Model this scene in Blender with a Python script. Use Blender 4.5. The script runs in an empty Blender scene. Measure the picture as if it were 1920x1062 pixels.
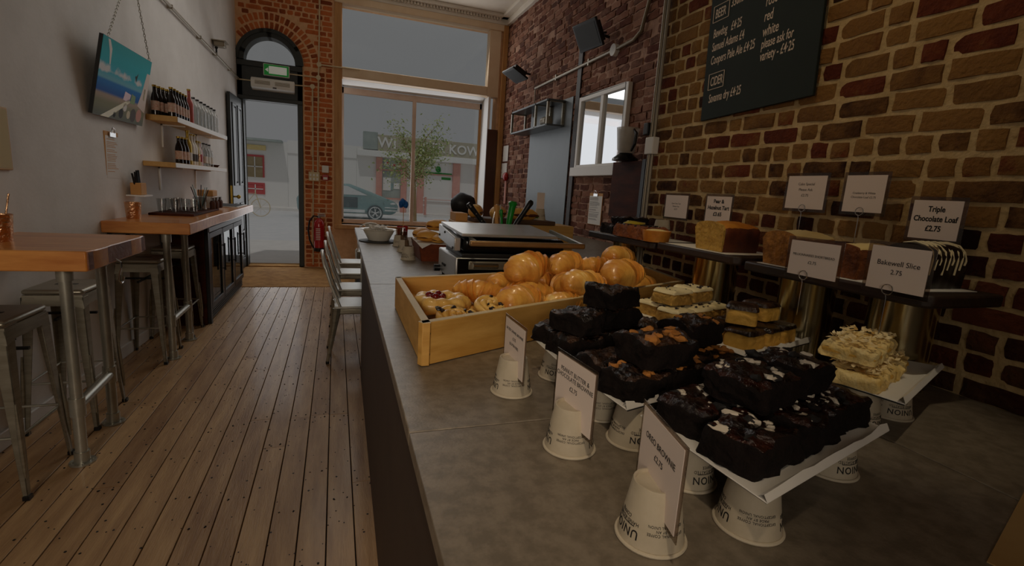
import bpy, bmesh, math, random
from mathutils import Vector, Matrix, Euler, noise

# ------------------------------------------------------------------ camera, world, light, exposure
SC = bpy.context.scene
COL = SC.collection
SC.view_settings.view_transform = 'Standard'
SC.view_settings.look = 'None'
SC.view_settings.gamma = 1.0
SC.view_settings.use_curve_mapping = False
SC.view_settings.exposure = -2.91          # the photograph is darkened: its white sits at about 0.13 linear

cam = bpy.data.cameras.new('camera')
cam.sensor_width = 36.0
cam.lens = 930.0 / 1920.0 * 36.0
cam.clip_start = 0.02
cam.clip_end = 200
CAM = bpy.data.objects.new('camera', cam)
COL.objects.link(CAM)
CAM.matrix_world = Matrix(((0.942255, -0.000767, -0.334894, 0.0),
                           (-0.328655, 0.190028, -0.925135, 0.0),
                           (0.064349, 0.981778, 0.178802, 1.40),
                           (0, 0, 0, 1)))
SC.camera = CAM

world = bpy.data.worlds.new('overcast_sky')
SC.world = world
world.use_nodes = True
bg = world.node_tree.nodes['Background']
bg.inputs['Color'].default_value = (0.98, 0.99, 1.0, 1)
bg.inputs['Strength'].default_value = 1.0


def lamp(name, kind, loc, target, energy, color=(1, 1, 1), size=None, size_y=None, angle=None, spot=None, blend=0.5, radius=None):
    l = bpy.data.lights.new(name, kind)
    l.energy = energy
    l.color = color
    if kind == 'AREA':
        l.shape = 'RECTANGLE'
        l.size = size
        l.size_y = size_y or size
    if angle:
        l.angle = angle
    if spot:
        l.spot_size = spot
        l.spot_blend = blend
    if radius is not None:
        l.shadow_soft_size = radius
    o = bpy.data.objects.new(name, l)
    o.location = loc
    o.rotation_euler = (Vector(target) - Vector(loc)).to_track_quat('-Z', 'Y').to_euler()
    COL.objects.link(o)
    return o


# the sun over our own roof, on the street and the fronts opposite
lamp('sun', 'SUN', (0, 0, 30), (4, 13, 0), 2.6, (1.0, 0.98, 0.95), angle=0.02)
# daylight through the shop window, the glazed front door and the fanlight
lamp('window_daylight', 'AREA', (1.25, 8.98, 2.0), (1.0, 0.0, 1.2), 115, (0.97, 0.98, 1.0), 2.3, 2.4)
lamp('transom_daylight', 'AREA', (1.25, 8.62, 3.62), (1.0, 0.0, 1.2), 85, (1.0, 0.97, 0.92), 2.2, 0.7)
lamp('door_daylight', 'AREA', (-0.9, 8.75, 1.3), (-0.9, 0.0, 1.0), 42, (0.97, 0.98, 1.0), 0.7, 2.3)
# warm ceiling spots of the cafe over the counter
lamp('ceiling_spot_counter', 'SPOT', (-0.2, -0.3, 3.0), (0.22, 0.75, 0.95), 370, (1.0, 0.80, 0.56), spot=0.52, blend=0.95, radius=0.06)
lamp('ceiling_spot_wall', 'SPOT', (0.1, 1.0, 3.4), (1.56, 1.32, 2.02), 120, (1.0, 0.72, 0.38), spot=0.86, blend=0.9, radius=0.08)
lamp('ceiling_spot_pastry', 'SPOT', (0.2, 1.1, 3.7), (0.82, 1.62, 1.0), 420, (1.0, 0.79, 0.48), spot=0.55, blend=0.9, radius=0.06)
lamp('ceiling_spot_slices', 'SPOT', (0.85, 0.35, 3.5), (1.16, 0.76, 1.1), 210, (1.0, 0.84, 0.58), spot=0.34, blend=0.9, radius=0.04)
lamp('overhead_fill', 'AREA', (0.15, 5.6, 4.15), (-0.2, 2.6, 0.8), 140, (1.0, 0.95, 0.88), 1.2, 3.4)  # unseen overhead fill light, added to lift the whole room

lamp('rear_fill', 'AREA', (-1.0, -2.1, 1.9), (-0.75, 3.0, 0.9), 62, (1.0, 0.86, 0.70), 0.9, 0.8).data.spread = math.radians(80)  # unseen fill added behind the camera to brighten the faces turned towards it

# ------------------------------------------------------------------ helpers
PI = math.pi


def lin(c):
    return tuple(((v / 255.0) / 12.92 if v / 255.0 <= 0.04045 else ((v / 255.0 + 0.055) / 1.055) ** 2.4) for v in c) + (1.0,)


MATS = {}


def mat(name, c1, c2=None, scale=6.0, rough=0.6, metal=0.0, bump=0.0, bscale=None, stretch=(1, 1, 1), objrand=0.0,
        coat=0.0, spec=0.5, detail=6.0, c3=None, island=False, trans=0.0, pos=(0.3, 0.7), alpha=1.0, emit=0.0, sss=0.0, ramp=None, bdist=None):
    """Principled material with noise-driven colour (c1..c2..c3, sRGB 0-255), optional per-object variation and bump."""
    m = bpy.data.materials.new(name)
    m.use_nodes = True
    nt = m.node_tree
    b = nt.nodes['Principled BSDF']
    b.inputs['Roughness'].default_value = rough
    b.inputs['Metallic'].default_value = metal
    b.inputs['Specular IOR Level'].default_value = spec
    b.inputs['Coat Weight'].default_value = coat
    b.inputs['Coat Roughness'].default_value = 0.15
    if trans:
        b.inputs['Transmission Weight'].default_value = trans
    if alpha < 1:
        b.inputs['Alpha'].default_value = alpha
    if c2 is None:
        b.inputs['Base Color'].default_value = lin(c1)
    if c2 is not None or bump:
        tc = nt.nodes.new('ShaderNodeTexCoord')
        mp = nt.nodes.new('ShaderNodeMapping')
        mp.inputs['Scale'].default_value = stretch
        nt.links.new(tc.outputs['Object'], mp.inputs['Vector'])
        src = mp.outputs['Vector']
        oi = nt.nodes.new('ShaderNodeObjectInfo')
        geo = nt.nodes.new('ShaderNodeNewGeometry')
        rnd = geo.outputs['Random Per Island'] if island else oi.outputs['Random']
        add = nt.nodes.new('ShaderNodeVectorMath')
        add.operation = 'MULTIPLY_ADD'
        cmb = nt.nodes.new('ShaderNodeCombineXYZ')
        for k in range(3):
            nt.links.new(rnd, cmb.inputs[k])
        nt.links.new(cmb.outputs[0], add.inputs[0])
        add.inputs[1].default_value = (37.0, 53.0, 71.0)
        nt.links.new(src, add.inputs[2])
        src = add.outputs[0]
        nz = nt.nodes.new('ShaderNodeTexNoise')
        nz.inputs['Scale'].default_value = scale
        nz.inputs['Detail'].default_value = detail
        nz.inputs['Roughness'].default_value = 0.62
        nt.links.new(src, nz.inputs['Vector'])
        fac = nz.outputs['Fac']
        if objrand:
            mx = nt.nodes.new('ShaderNodeMix')
            mx.inputs[0].default_value = objrand
            nt.links.new(fac, mx.inputs[2])
            nt.links.new(rnd, mx.inputs[3])
            fac = mx.outputs[0]
        if c2 is not None:
            cr = nt.nodes.new('ShaderNodeValToRGB')
            cr.color_ramp.elements[0].position = pos[0]
            cr.color_ramp.elements[0].color = lin(c1)
            cr.color_ramp.elements[1].position = pos[1]
            cr.color_ramp.elements[1].color = lin(c2)
            if c3 is not None:
                e = cr.color_ramp.elements.new(min(0.97, pos[1] + 0.12))
                e.color = lin(c3)
            if ramp:
                cr.color_ramp.elements[0].position, cr.color_ramp.elements[0].color = ramp[0][0], lin(ramp[0][1])
                cr.color_ramp.elements[1].position, cr.color_ramp.elements[1].color = ramp[-1][0], lin(ramp[-1][1])
                for p_, c_ in ramp[1:-1]:
                    cr.color_ramp.elements.new(p_).color = lin(c_)
            nt.links.new(fac, cr.inputs['Fac'])
            nt.links.new(cr.outputs['Color'], b.inputs['Base Color'])
        if bump:
            n2 = nz
            if bscale:
                n2 = nt.nodes.new('ShaderNodeTexNoise')
                n2.inputs['Scale'].default_value = bscale
                n2.inputs['Detail'].default_value = 5
                nt.links.new(src, n2.inputs['Vector'])
            bp = nt.nodes.new('ShaderNodeBump')
            bp.inputs['Strength'].default_value = min(1.0, bump)
            bp.inputs['Distance'].default_value = bdist or 0.01 * max(1.0, bump)
            nt.links.new(n2.outputs['Fac'], bp.inputs['Height'])
            nt.links.new(bp.outputs['Normal'], b.inputs['Normal'])
    if emit:
        b.inputs['Emission Color'].default_value = lin(c1)
        b.inputs['Emission Strength'].default_value = emit
    if sss:
        b.inputs['Subsurface Weight'].default_value = sss
        b.inputs['Subsurface Radius'].default_value = (0.01, 0.006, 0.003)
    MATS[name] = m
    return m


def glass(name, tint=(255, 255, 255), gloss=0.08, rough=0.02):
    m = bpy.data.materials.new(name)
    m.use_nodes = True
    nt = m.node_tree
    nt.nodes.remove(nt.nodes['Principled BSDF'])
    out = nt.nodes['Material Output']
    t = nt.nodes.new('ShaderNodeBsdfTransparent')
    t.inputs[0].default_value = lin(tint)
    g = nt.nodes.new('ShaderNodeBsdfGlossy')
    g.inputs['Roughness'].default_value = rough
    fr = nt.nodes.new('ShaderNodeLayerWeight')
    fr.inputs[0].default_value = 0.25
    mm = nt.nodes.new('ShaderNodeMath')
    mm.operation = 'MULTIPLY_ADD'
    mm.inputs[1].default_value = 0.5
    mm.inputs[2].default_value = gloss
    nt.links.new(fr.outputs['Fresnel'], mm.inputs[0])
    mx = nt.nodes.new('ShaderNodeMixShader')
    nt.links.new(mm.outputs[0], mx.inputs[0])
    nt.links.new(t.outputs[0], mx.inputs[1])
    nt.links.new(g.outputs[0], mx.inputs[2])
    nt.links.new(mx.outputs[0], out.inputs['Surface'])
    MATS[name] = m
    return m


class MB:
    """collects shapes, build() links them as one mesh object"""

    def __init__(s):
        s.v, s.f, s.mi = [], [], []

    def add(s, vs, fs, m=0):
        o = len(s.v)
        s.v += [tuple(p) for p in vs]
        s.f += [tuple(i + o for i in f) for f in fs]
        s.mi += [m] * len(fs)
        return s

    def box(s, lo, hi, rot=None, m=0, at=None):
        x0, y0, z0 = lo
        x1, y1, z1 = hi
        vs = [Vector(p) for p in ((x0, y0, z0), (x1, y0, z0), (x1, y1, z0), (x0, y1, z0), (x0, y0, z1), (x1, y0, z1), (x1, y1, z1), (x0, y1, z1))]
        if rot is not None:
            c = Vector(at) if at is not None else sum(vs, Vector()) / 8
            vs = [c + rot @ (p - c) for p in vs]
        return s.add(vs, [(0, 3, 2, 1), (4, 5, 6, 7), (0, 1, 5, 4), (1, 2, 6, 5), (2, 3, 7, 6), (3, 0, 4, 7)], m)

    def prism(s, base, z0, z1, m=0):
        """vertical prism over a counter-clockwise list of (x, y)"""
        n = len(base)
        vs = [(x, y, z0) for x, y in base] + [(x, y, z1) for x, y in base]
        fs = [tuple(range(n - 1, -1, -1)), tuple(range(n, 2 * n))] + [(i, (i + 1) % n, n + (i + 1) % n, n + i) for i in range(n)]
        return s.add(vs, fs, m)

    def slab(s, pts, off, m=0):
        """polygon of 3D points extruded by the vector off"""
        n = len(pts)
        off = Vector(off)
        vs = [Vector(p) for p in pts] + [Vector(p) + off for p in pts]
        fs = [tuple(range(n - 1, -1, -1)), tuple(range(n, 2 * n))] + [(i, (i + 1) % n, n + (i + 1) % n, n + i) for i in range(n)]
        return s.add(vs, fs, m)

    def frame(s, d):
        d = Vector(d).normalized()
        a = Vector((0, 0, 1)) if abs(d.z) < 0.9 else Vector((1, 0, 0))
        u = d.cross(a).normalized()
        return u, d.cross(u).normalized()

    def cyl(s, p0, p1, r0, r1=None, n=16, caps=True, m=0):
        r1 = r0 if r1 is None else r1
        p0, p1 = Vector(p0), Vector(p1)
        u, w = s.frame(p1 - p0)
        vs = []
        for p, r in ((p0, r0), (p1, r1)):
            vs += [p + (u * math.cos(2 * PI * i / n) + w * math.sin(2 * PI * i / n)) * r for i in range(n)]
        fs = [(i, n + i, n + (i + 1) % n, (i + 1) % n) for i in range(n)]
        if caps:
            fs += [tuple(range(n)), tuple(range(2 * n - 1, n - 1, -1))]
        return s.add(vs, fs, m)

    def tube(s, pts, r, n=8, m=0, closed=False):
        pts = [Vector(p) for p in pts]
        k = len(pts)
        rs = r if isinstance(r, (list, tuple)) else [r] * k
        vs = []
        u = None
        for i, p in enumerate(pts):
            a = pts[(i - 1) % k] if (closed or i > 0) else p
            b = pts[(i + 1) % k] if (closed or i < k - 1) else p
            d = (b - a).normalized()
            if u is None:
                u, w = s.frame(d)
            else:
                u = (u - d * u.dot(d)).normalized()
                w = d.cross(u)
            vs += [p + (u * math.cos(2 * PI * j / n) + w * math.sin(2 * PI * j / n)) * rs[i] for j in range(n)]
        fs = []
        for i in range(k if closed else k - 1):
            a, b = i * n, ((i + 1) % k) * n
            fs += [(a + j, a + (j + 1) % n, b + (j + 1) % n, b + j) for j in range(n)]
        if not closed:
            fs += [tuple(range(n - 1, -1, -1)), tuple(range((k - 1) * n, k * n))]
        return s.add(vs, fs, m)

    def lathe(s, prof, c=(0, 0, 0), n=24, m=0):
        """profile [(r, z)...] turned about the vertical through c"""
        c = Vector(c)
        vs, fs = [], []
        for r, z in prof:
            vs += [c + Vector((r * math.cos(2 * PI * i / n), r * math.sin(2 * PI * i / n), z)) for i in range(n)]
        for k in range(len(prof) - 1):
            a, b = k * n, (k + 1) * n
            fs += [(a + i, a + (i + 1) % n, b + (i + 1) % n, b + i) for i in range(n)]
        if prof[0][0] > 1e-6:
            fs.append(tuple(range(n - 1, -1, -1)))
        if prof[-1][0] > 1e-6:
            fs.append(tuple(range((len(prof) - 1) * n, len(prof) * n)))
        return s.add(vs, fs, m)

    def ball(s, c, r, n=10, k=7, m=0, seed=0, rough=0.0):
        c = Vector(c)
        r = Vector((r, r, r)) if not hasattr(r, '__len__') else Vector(r)
        vs, fs = [], []
        for i in range(k + 1):
            t = PI * i / k
            for j in range(n):
                p = 2 * PI * j / n
                d = Vector((math.sin(t) * math.cos(p), math.sin(t) * math.sin(p), -math.cos(t)))
                q = 1.0 + (rough * noise.noise(d * 1.7 + Vector((seed * 3.1, seed * 1.7, seed))) if rough else 0)
                vs.append(c + Vector((d.x * r.x, d.y * r.y, d.z * r.z)) * q)
        for i in range(k):
            for j in range(n):
                fs.append((i * n + j, i * n + (j + 1) % n, (i + 1) * n + (j + 1) % n, (i + 1) * n + j))
        return s.add(vs, fs, m)

    def mesh(s, name, smooth=True, sharp=40):
        me = bpy.data.meshes.new(name)
        me.from_pydata(s.v, [], s.f)
        me.update()
        bm = bmesh.new()
        bm.from_mesh(me)
        for f, i in zip(bm.faces, s.mi):
            f.material_index = i
        bmesh.ops.remove_doubles(bm, verts=bm.verts, dist=1e-6)
        bmesh.ops.recalc_face_normals(bm, faces=bm.faces)
        bm.to_mesh(me)
        bm.free()
        if smooth:
            me.polygons.foreach_set('use_smooth', [True] * len(me.polygons))
            me.set_sharp_from_angle(angle=math.radians(sharp))
        return me

    def build(s, name, m, parent=None, bevel=0.0, seg=2, smooth=True, loc=None, rot=None, sharp=40):
        me = s.mesh(name, smooth, sharp)
        return put(name, me, m, parent, bevel, seg, loc, rot)


def put(name, me, m=None, parent=None, bevel=0.0, seg=2, loc=None, rot=None):
    if m is not None and not me.materials:
        for k in (m if isinstance(m, (list, tuple)) else [m]):
            me.materials.append(MATS[k] if isinstance(k, str) else k)
    o = bpy.data.objects.new(name, me)
    COL.objects.link(o)
    if parent is not None:
        o.parent = parent
    if loc is not None:
        o.location = loc
    if rot is not None:
        o.rotation_euler = rot if not isinstance(rot, (int, float)) else (0, 0, rot)
    if bevel:
        b = o.modifiers.new('edge', 'BEVEL')
        b.width = bevel
        b.segments = seg
        b.limit_method = 'ANGLE'
        b.angle_limit = math.radians(40)
    return o


def tag(o, label=None, cat=None, group=None, kind=None):
    if label:
        o['label'] = label
    if cat:
        o['category'] = cat
    if group:
        o['group'] = group
    if kind:
        o['kind'] = kind
    return o


def thing(name, label, cat, loc=(0, 0, 0), rot=0, group=None):
    o = bpy.data.objects.new(name, None)
    o.empty_display_size = 0.05
    COL.objects.link(o)
    o.location = loc
    o.rotation_euler = (0, 0, rot) if isinstance(rot, (int, float)) else rot
    return tag(o, label, cat, group)


def dup(root, loc, rot=None, label=None, group=None, scale=None):
    """a copy of a thing with copies of its parts and sub-parts"""
    r = root.copy()
    COL.objects.link(r)
    r.location = loc
    if rot is not None:
        r.rotation_euler = (0, 0, rot) if isinstance(rot, (int, float)) else rot
    if scale is not None:
        r.scale = scale
    if label:
        r['label'] = label
    if group:
        r['group'] = group
    for ch in list(root.children):
        c = ch.copy()
        COL.objects.link(c)
        c.parent = r
        for g in ch.children:
            d = g.copy()
            COL.objects.link(d)
            d.parent = c
    return r


def struct(name, mb, m, parent=None, **kw):
    o = mb.build(name, m, parent, **kw)
    if parent is None:
        o['kind'] = 'structure'
    return o


def text_mesh(s, size, align='CENTER', shear=0.0, xs=1.0, bold=0.0, line=1.0, depth=0.0004, track=1.0):
    cu = bpy.data.curves.new('lettering', 'FONT')
    cu.body = s
    cu.size = size
    cu.align_x = align
    cu.align_y = 'CENTER'
    cu.shear = shear
    cu.extrude = depth
    cu.offset = bold
    cu.space_line = line
    cu.space_character = track
    cu.resolution_u = 3
    ob = bpy.data.objects.new('lettering', cu)
    me = bpy.data.meshes.new_from_object(ob)
    for v in me.vertices:
        v.co.x *= xs
    bpy.data.objects.remove(ob)
    bpy.data.curves.remove(cu)
    return me


def plane_matrix(o, u, v):
    u, v = Vector(u).normalized(), Vector(v).normalized()
    n = u.cross(v)
    return Matrix(((u.x, v.x, n.x, o[0]), (u.y, v.y, n.y, o[1]), (u.z, v.z, n.z, o[2]), (0, 0, 0, 1)))


def letter(s, size, o, u, v, m, parent, name='lettering', **kw):
    """flat lettering on the plane through o spanned by u (reading direction) and v (up), in the parent's space"""
    me = text_mesh(s, size, **kw)
    me.transform(plane_matrix(o, u, v))
    return put(name, me, m, parent)


R = random.Random(7)
# ------------------------------------------------------------------ materials
mat('plaster', (226, 222, 216), (240, 237, 232), 3, 0.75, bump=0.12, bscale=40)
mat('ceiling_paint', (225, 215, 200), (238, 230, 218), 2, 0.8)
mat('mortar', (188, 160, 112), (222, 196, 148), 14, 0.95, bump=0.8, bscale=60)
mat('mortar_red', (214, 164, 120), (236, 190, 146), 10, 0.95, bump=0.5, bscale=60)
mat('mortar_rough', (146, 110, 92), (196, 156, 132), 7, 0.95, bump=1.0, bscale=35)
BR = dict(rough=0.95, bump=1.0, bscale=70, objrand=0.6, spec=0.2)
STOCK = [(0.20, (62, 38, 26)), (0.30, (116, 82, 48)), (0.45, (150, 112, 64)), (0.66, (136, 98, 56)), (0.73, (116, 60, 38)), (0.82, (92, 44, 30))]
FARB = [(0.25, (96, 64, 54)), (0.42, (160, 118, 98)), (0.6, (136, 92, 74)), (0.8, (96, 56, 46))]
REDB = [(0.25, (140, 72, 42)), (0.45, (204, 112, 62)), (0.65, (214, 124, 72)), (0.8, (160, 80, 46))]
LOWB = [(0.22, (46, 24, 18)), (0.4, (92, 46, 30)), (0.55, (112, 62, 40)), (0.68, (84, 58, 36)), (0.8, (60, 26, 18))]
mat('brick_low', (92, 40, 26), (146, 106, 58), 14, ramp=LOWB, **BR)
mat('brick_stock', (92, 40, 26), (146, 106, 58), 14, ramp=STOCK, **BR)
BRI = dict(BR, island=True)
mat('brick_stock_far', (88, 48, 36), (150, 100, 78), 9, ramp=FARB, **BRI)
mat('brick_red', (112, 48, 24), (172, 84, 42), 9, ramp=REDB, **BRI)
mat('plank', (136, 98, 62), (206, 168, 120), 2.6, 0.48, bump=0.25, bscale=26, stretch=(7, 0.8, 3), objrand=0.18, spec=0.5, coat=0.18, pos=(0.25, 0.75))
mat('under_floor', (18, 12, 8), rough=0.9)
mat('nail', (20, 14, 10), rough=0.6)
mat('coir', (150, 104, 52), (196, 148, 84), 8, 0.95, bump=0.6, bscale=120)
mat('door_black', (22, 26, 26), (36, 42, 40), 5, 0.45, bump=0.1)
mat('frame_pale', (226, 196, 160), (238, 214, 182), 3, 0.5)
mat('frame_wood', (176, 120, 64), (208, 156, 96), 3, 0.5, stretch=(6, 6, 0.6))
mat('frame_brown', (70, 40, 24), (96, 56, 34), 3, 0.6)
mat('white_paint', (236, 234, 230), rough=0.5)
mat('sash_pink', (214, 184, 164), (230, 204, 184), 4, 0.5)
mat('counter_top', (112, 101, 86), (134, 122, 106), 30, 0.4, bump=0.06, bscale=200, spec=0.55, pos=(0.4, 0.6))
mat('counter_panel', (52, 40, 34), (64, 50, 42), 6, 0.6)
mat('table_wood', (182, 104, 40), (226, 156, 80), 2.2, 0.3, stretch=(1.2, 8, 8), bump=0.05, coat=0.3)
mat('table_end', (96, 52, 30), (140, 84, 52), 4, 0.6, bump=0.4, bscale=40)
mat('dark_wood', (44, 18, 8), (84, 38, 16), 3, 0.7, stretch=(1, 1, 5), spec=0.15)
mat('bright_steel', (196, 198, 198), (210, 212, 212), 4, 0.34, 0.8)
mat('frosted_glass', (206, 200, 190), (226, 222, 214), 12, 0.3, alpha=0.6)
mat('crate_wood', (196, 142, 62), (230, 180, 98), 2.5, 0.6, stretch=(1, 3, 9), bump=0.1)
mat('crate_edge', (205, 182, 138), (228, 208, 166), 3, 0.6, stretch=(3, 3, 9))
mat('shelf_wood', (196, 146, 72), (218, 172, 98), 3, 0.5, stretch=(5, 1, 5))
mat('steel_brushed', (136, 130, 114), (166, 160, 144), 5, 0.34, 0.65, stretch=(1, 1, 8))
mat('steel_pipe', (158, 156, 144), (188, 186, 174), 6, 0.32, 0.65)
mat('steel_sheet', (88, 93, 95), (98, 103, 105), 2, 0.4, 0.4)
mat('chrome', (205, 205, 205), rough=0.12, metal=1.0)
mat('tin', (190, 178, 140), (214, 202, 166), 3, 0.16, 1.0)
mat('black_metal', (16, 16, 17), rough=0.45)
mat('black_gloss', (10, 10, 11), rough=0.18, spec=0.3)
mat('black_plastic', (14, 14, 15), rough=0.4)
mat('conduit', (150, 140, 122), rough=0.4, metal=0.4)
mat('conduit_cream', (214, 196, 160), rough=0.5)
mat('cream_plastic', (214, 196, 152), rough=0.5)
mat('white_plastic', (232, 230, 224), rough=0.45)
mat('red_paint', (176, 20, 22), rough=0.25, coat=0.5)
mat('red_plastic', (170, 16, 20), rough=0.4)
mat('label_white', (236, 232, 226), rough=0.6)
mat('green_sign', (30, 170, 70), rough=0.5, emit=0.35)
mat('sign_white', (240, 246, 236), rough=0.5, emit=0.7)
mat('paper_cup', (178, 166, 144), (190, 178, 157), 30, 0.7)
mat('ink', (14, 13, 14), rough=0.7)
mat('ink_grey', (86, 80, 78), rough=0.7)
mat('card', (238, 222, 212), rough=0.6)
mat('laminate', (150, 130, 112), rough=0.25, spec=0.6)
mat('chalkboard', (16, 30, 26), (24, 38, 32), 6, 0.75)
mat('chalk', (226, 210, 196), rough=0.9)
mat('paper_white', (236, 232, 226), (226, 222, 214), 6, 0.7)
mat('paper_cream', (214, 196, 150), rough=0.8)
mat('menu_paper', (176, 140, 84), (190, 154, 98), 5, 0.8)
mat('brownie', (14, 8, 6), (24, 13, 9), 20, 0.9, bump=0.8, bscale=60, spec=0.25)
mat('brownie_crust', (20, 11, 8), (92, 62, 44), 30, 0.38, bump=1.0, bscale=46, pos=(0.44, 0.72), bdist=0.02)
mat('brownie_shiny', (20, 8, 6), (74, 32, 20), 16, 0.3, bump=1.0, bscale=40, pos=(0.44, 0.74), bdist=0.02)
mat('peanut', (196, 122, 48), (222, 152, 74), 20, 0.6, bump=0.5)
mat('cookie_white', (232, 218, 196), (240, 230, 212), 20, 0.6, bump=0.4)
mat('cookie_black', (18, 15, 14), rough=0.7)
mat('almond', (232, 190, 100), (250, 226, 160), 22, 0.6, bump=1.0, bscale=45, c3=(206, 140, 60), pos=(0.3, 0.6))
mat('shortbread', (204, 152, 56), (226, 178, 84), 18, 0.75, bump=0.5, bscale=60)
mat('choc_top', (30, 16, 10), (84, 56, 40), 22, 0.3, bump=0.8, bscale=60, pos=(0.45, 0.75))
mat('flapjack', (150, 106, 44), (206, 166, 84), 26, 0.8, bump=1.0, bscale=60)
mat('yoghurt', (232, 216, 166), (240, 228, 190), 12, 0.4, bump=0.3)
mat('sponge', (180, 136, 52), (214, 172, 84), 40, 0.85, bump=0.7, bscale=90)
mat('crust_gold', (176, 100, 26), (214, 146, 50), 10, 0.6, bump=0.4, bscale=40)
mat('crust_brown', (70, 28, 10), (120, 56, 20), 10, 0.6, bump=0.4, bscale=40)
mat('carrot_cake', (110, 66, 22), (196, 134, 60), 36, 0.85, bump=1.0, bscale=70)
mat('fruit_cake', (96, 48, 20), (160, 92, 44), 30, 0.85, bump=1.0, bscale=70)
mat('icing', (236, 206, 132), (244, 222, 160), 8, 0.5)
mat('choc_dark', (20, 11, 8), (34, 20, 14), 12, 0.35)
mat('choc_white', (236, 220, 176), rough=0.5)
mat('pastry', (200, 120, 38), (242, 184, 86), 9, 0.4, bump=0.5, bscale=30, c3=(250, 216, 136), pos=(0.32, 0.6), coat=0.3, stretch=(2.5, 0.8, 0.8), bdist=0.006)
mat('danish', (216, 160, 66), (240, 200, 116), 10, 0.45, bump=0.4, bscale=40, coat=0.3)
mat('custard', (196, 172, 50), rough=0.25)
mat('berry', (110, 8, 12), rough=0.12, coat=0.6)
mat('raisin', (28, 12, 10), rough=0.4)
mat('roll_crust', (206, 138, 46), (232, 176, 84), 6, 0.5, bump=0.2, bscale=30)
mat('baguette', (206, 138, 52), (234, 184, 96), 6, 0.55, bump=0.3, bscale=40)
mat('filling_dark', (70, 30, 18), (110, 56, 30), 20, 0.6)
mat('salad', (70, 120, 30), (120, 160, 50), 16, 0.5)
mat('green_plastic', (14, 140, 40), rough=0.35)
mat('board_wood', (176, 130, 66), (206, 162, 92), 4, 0.6, stretch=(1, 6, 6))
mat('board_dark', (60, 38, 22), (96, 64, 38), 4, 0.6, stretch=(1, 6, 6))
mat('plank_dark', (26, 15, 9), (52, 32, 18), 4, 0.55, stretch=(6, 1, 6), bump=0.3)
mat('enamel', (226, 220, 206), rough=0.3)
mat('slate', (40, 42, 42), rough=0.6)
mat('copper', (206, 156, 116), (232, 190, 150), 14, 0.22, 1.0, bump=0.8, bscale=60)
mat('bottle_brown', (22, 13, 9), rough=0.12, spec=0.6)
mat('bottle_pink', (186, 96, 92), rough=0.2)
mat('gold_foil', (190, 160, 70), rough=0.35, metal=0.6)
mat('label_cream', (222, 206, 190), (200, 140, 120), 60, 0.7)
mat('blue_paper', (10, 70, 140), (20, 104, 176), 30, 0.8)
mat('wood_light', (206, 150, 84), rough=0.7)
mat('cocoa', (80, 40, 18), rough=0.7)
mat('bronze', (150, 116, 76), (176, 142, 98), 8, 0.36, 0.6)
mat('mirror', (214, 216, 218), rough=0.03, metal=1.0)
mat('rust_tin', (96, 42, 18), (140, 66, 30), 20, 0.5, 0.3)
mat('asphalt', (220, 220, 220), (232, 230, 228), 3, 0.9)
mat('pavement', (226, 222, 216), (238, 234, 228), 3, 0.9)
mat('shop_white', (236, 234, 230), rough=0.7)
mat('shop_pink', (214, 150, 138), (226, 170, 156), 3, 0.7)
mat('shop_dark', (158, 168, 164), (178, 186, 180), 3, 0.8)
mat('shop_sign', (186, 178, 158), rough=0.6)
mat('shop_brown', (150, 130, 96), (176, 156, 120), 3, 0.7)
mat('shop_red', (200, 84, 84), rough=0.6)
mat('car_paint', (134, 164, 166), (150, 176, 176), 2, 0.3, 0.0, coat=0.8)
mat('car_light', (224, 226, 226), rough=0.2, coat=0.5)
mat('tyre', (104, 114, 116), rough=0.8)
mat('leaf', (140, 158, 92), (206, 214, 150), 3, 0.6, island=True, objrand=0.5)
mat('bark', (150, 120, 84), (176, 146, 104), 5, 0.8)
glass('pane_glass', (252, 253, 253), 0.02)
glass('cooler_glass', (150, 158, 158), 0.10)
glass('clear_glass', (238, 240, 240), 0.10)
glass('laminate_clear', (206, 196, 186), 0.06, 0.1)

# ------------------------------------------------------------------ room shell
YB = 8.57            # inner face of the street wall
XR, YS = 1.56, 2.30  # near brick wall, and where it steps back
XF = 2.75            # far brick wall
CEIL = 4.28
ZC = 0.95            # counter top


def xw(y):           # left wall, not quite square to the room
    return -1.64 + 0.033 * y


struct('wall_left', MB().prism([(xw(-2.6) - 0.15, -2.6), (xw(-2.6), -2.6), (xw(YB + 0.3), YB + 0.3), (xw(YB + 0.3) - 0.15, YB + 0.3)], -0.05, CEIL), 'plaster')
struct('wall_behind', MB().box((-1.9, -2.75, -0.05), (2.95, -2.6, CEIL)), 'plaster')
struct('baseboard_left', MB().prism([(xw(-2.6), -2.6), (xw(-2.6) + 0.015, -2.6), (xw(5.1) + 0.015, 5.1), (xw(5.1), 5.1)], 0.0, 0.09), 'white_paint', bevel=0.004)
ce = struct('ceiling', MB().box((-1.9, -2.6, CEIL), (2.95, YB + 0.3, CEIL + 0.1)), 'ceiling_paint')
c = MB()
c.box((-1.4, YB - 0.16, CEIL - 0.05), (XF, YB, CEIL)).box((-1.4, YB - 0.06, CEIL - 0.14), (XF, YB, CEIL - 0.05))
c.box((XF - 0.16, YS, CEIL - 0.05), (XF, YB, CEIL)).box((XF - 0.06, YS, CEIL - 0.14), (XF, YB, CEIL - 0.05))
struct('trim_1', c, 'ceiling_paint', bevel=0.006)
d = MB()
for i in range(56):
    d.box((-0.2 + i * 0.05, YB - 0.1, CEIL - 0.09), (-0.175 + i * 0.05, YB - 0.06, CEIL - 0.05))
struct('dentil', d, 'ceiling_paint', bpy.data.objects['trim_1'])

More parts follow.
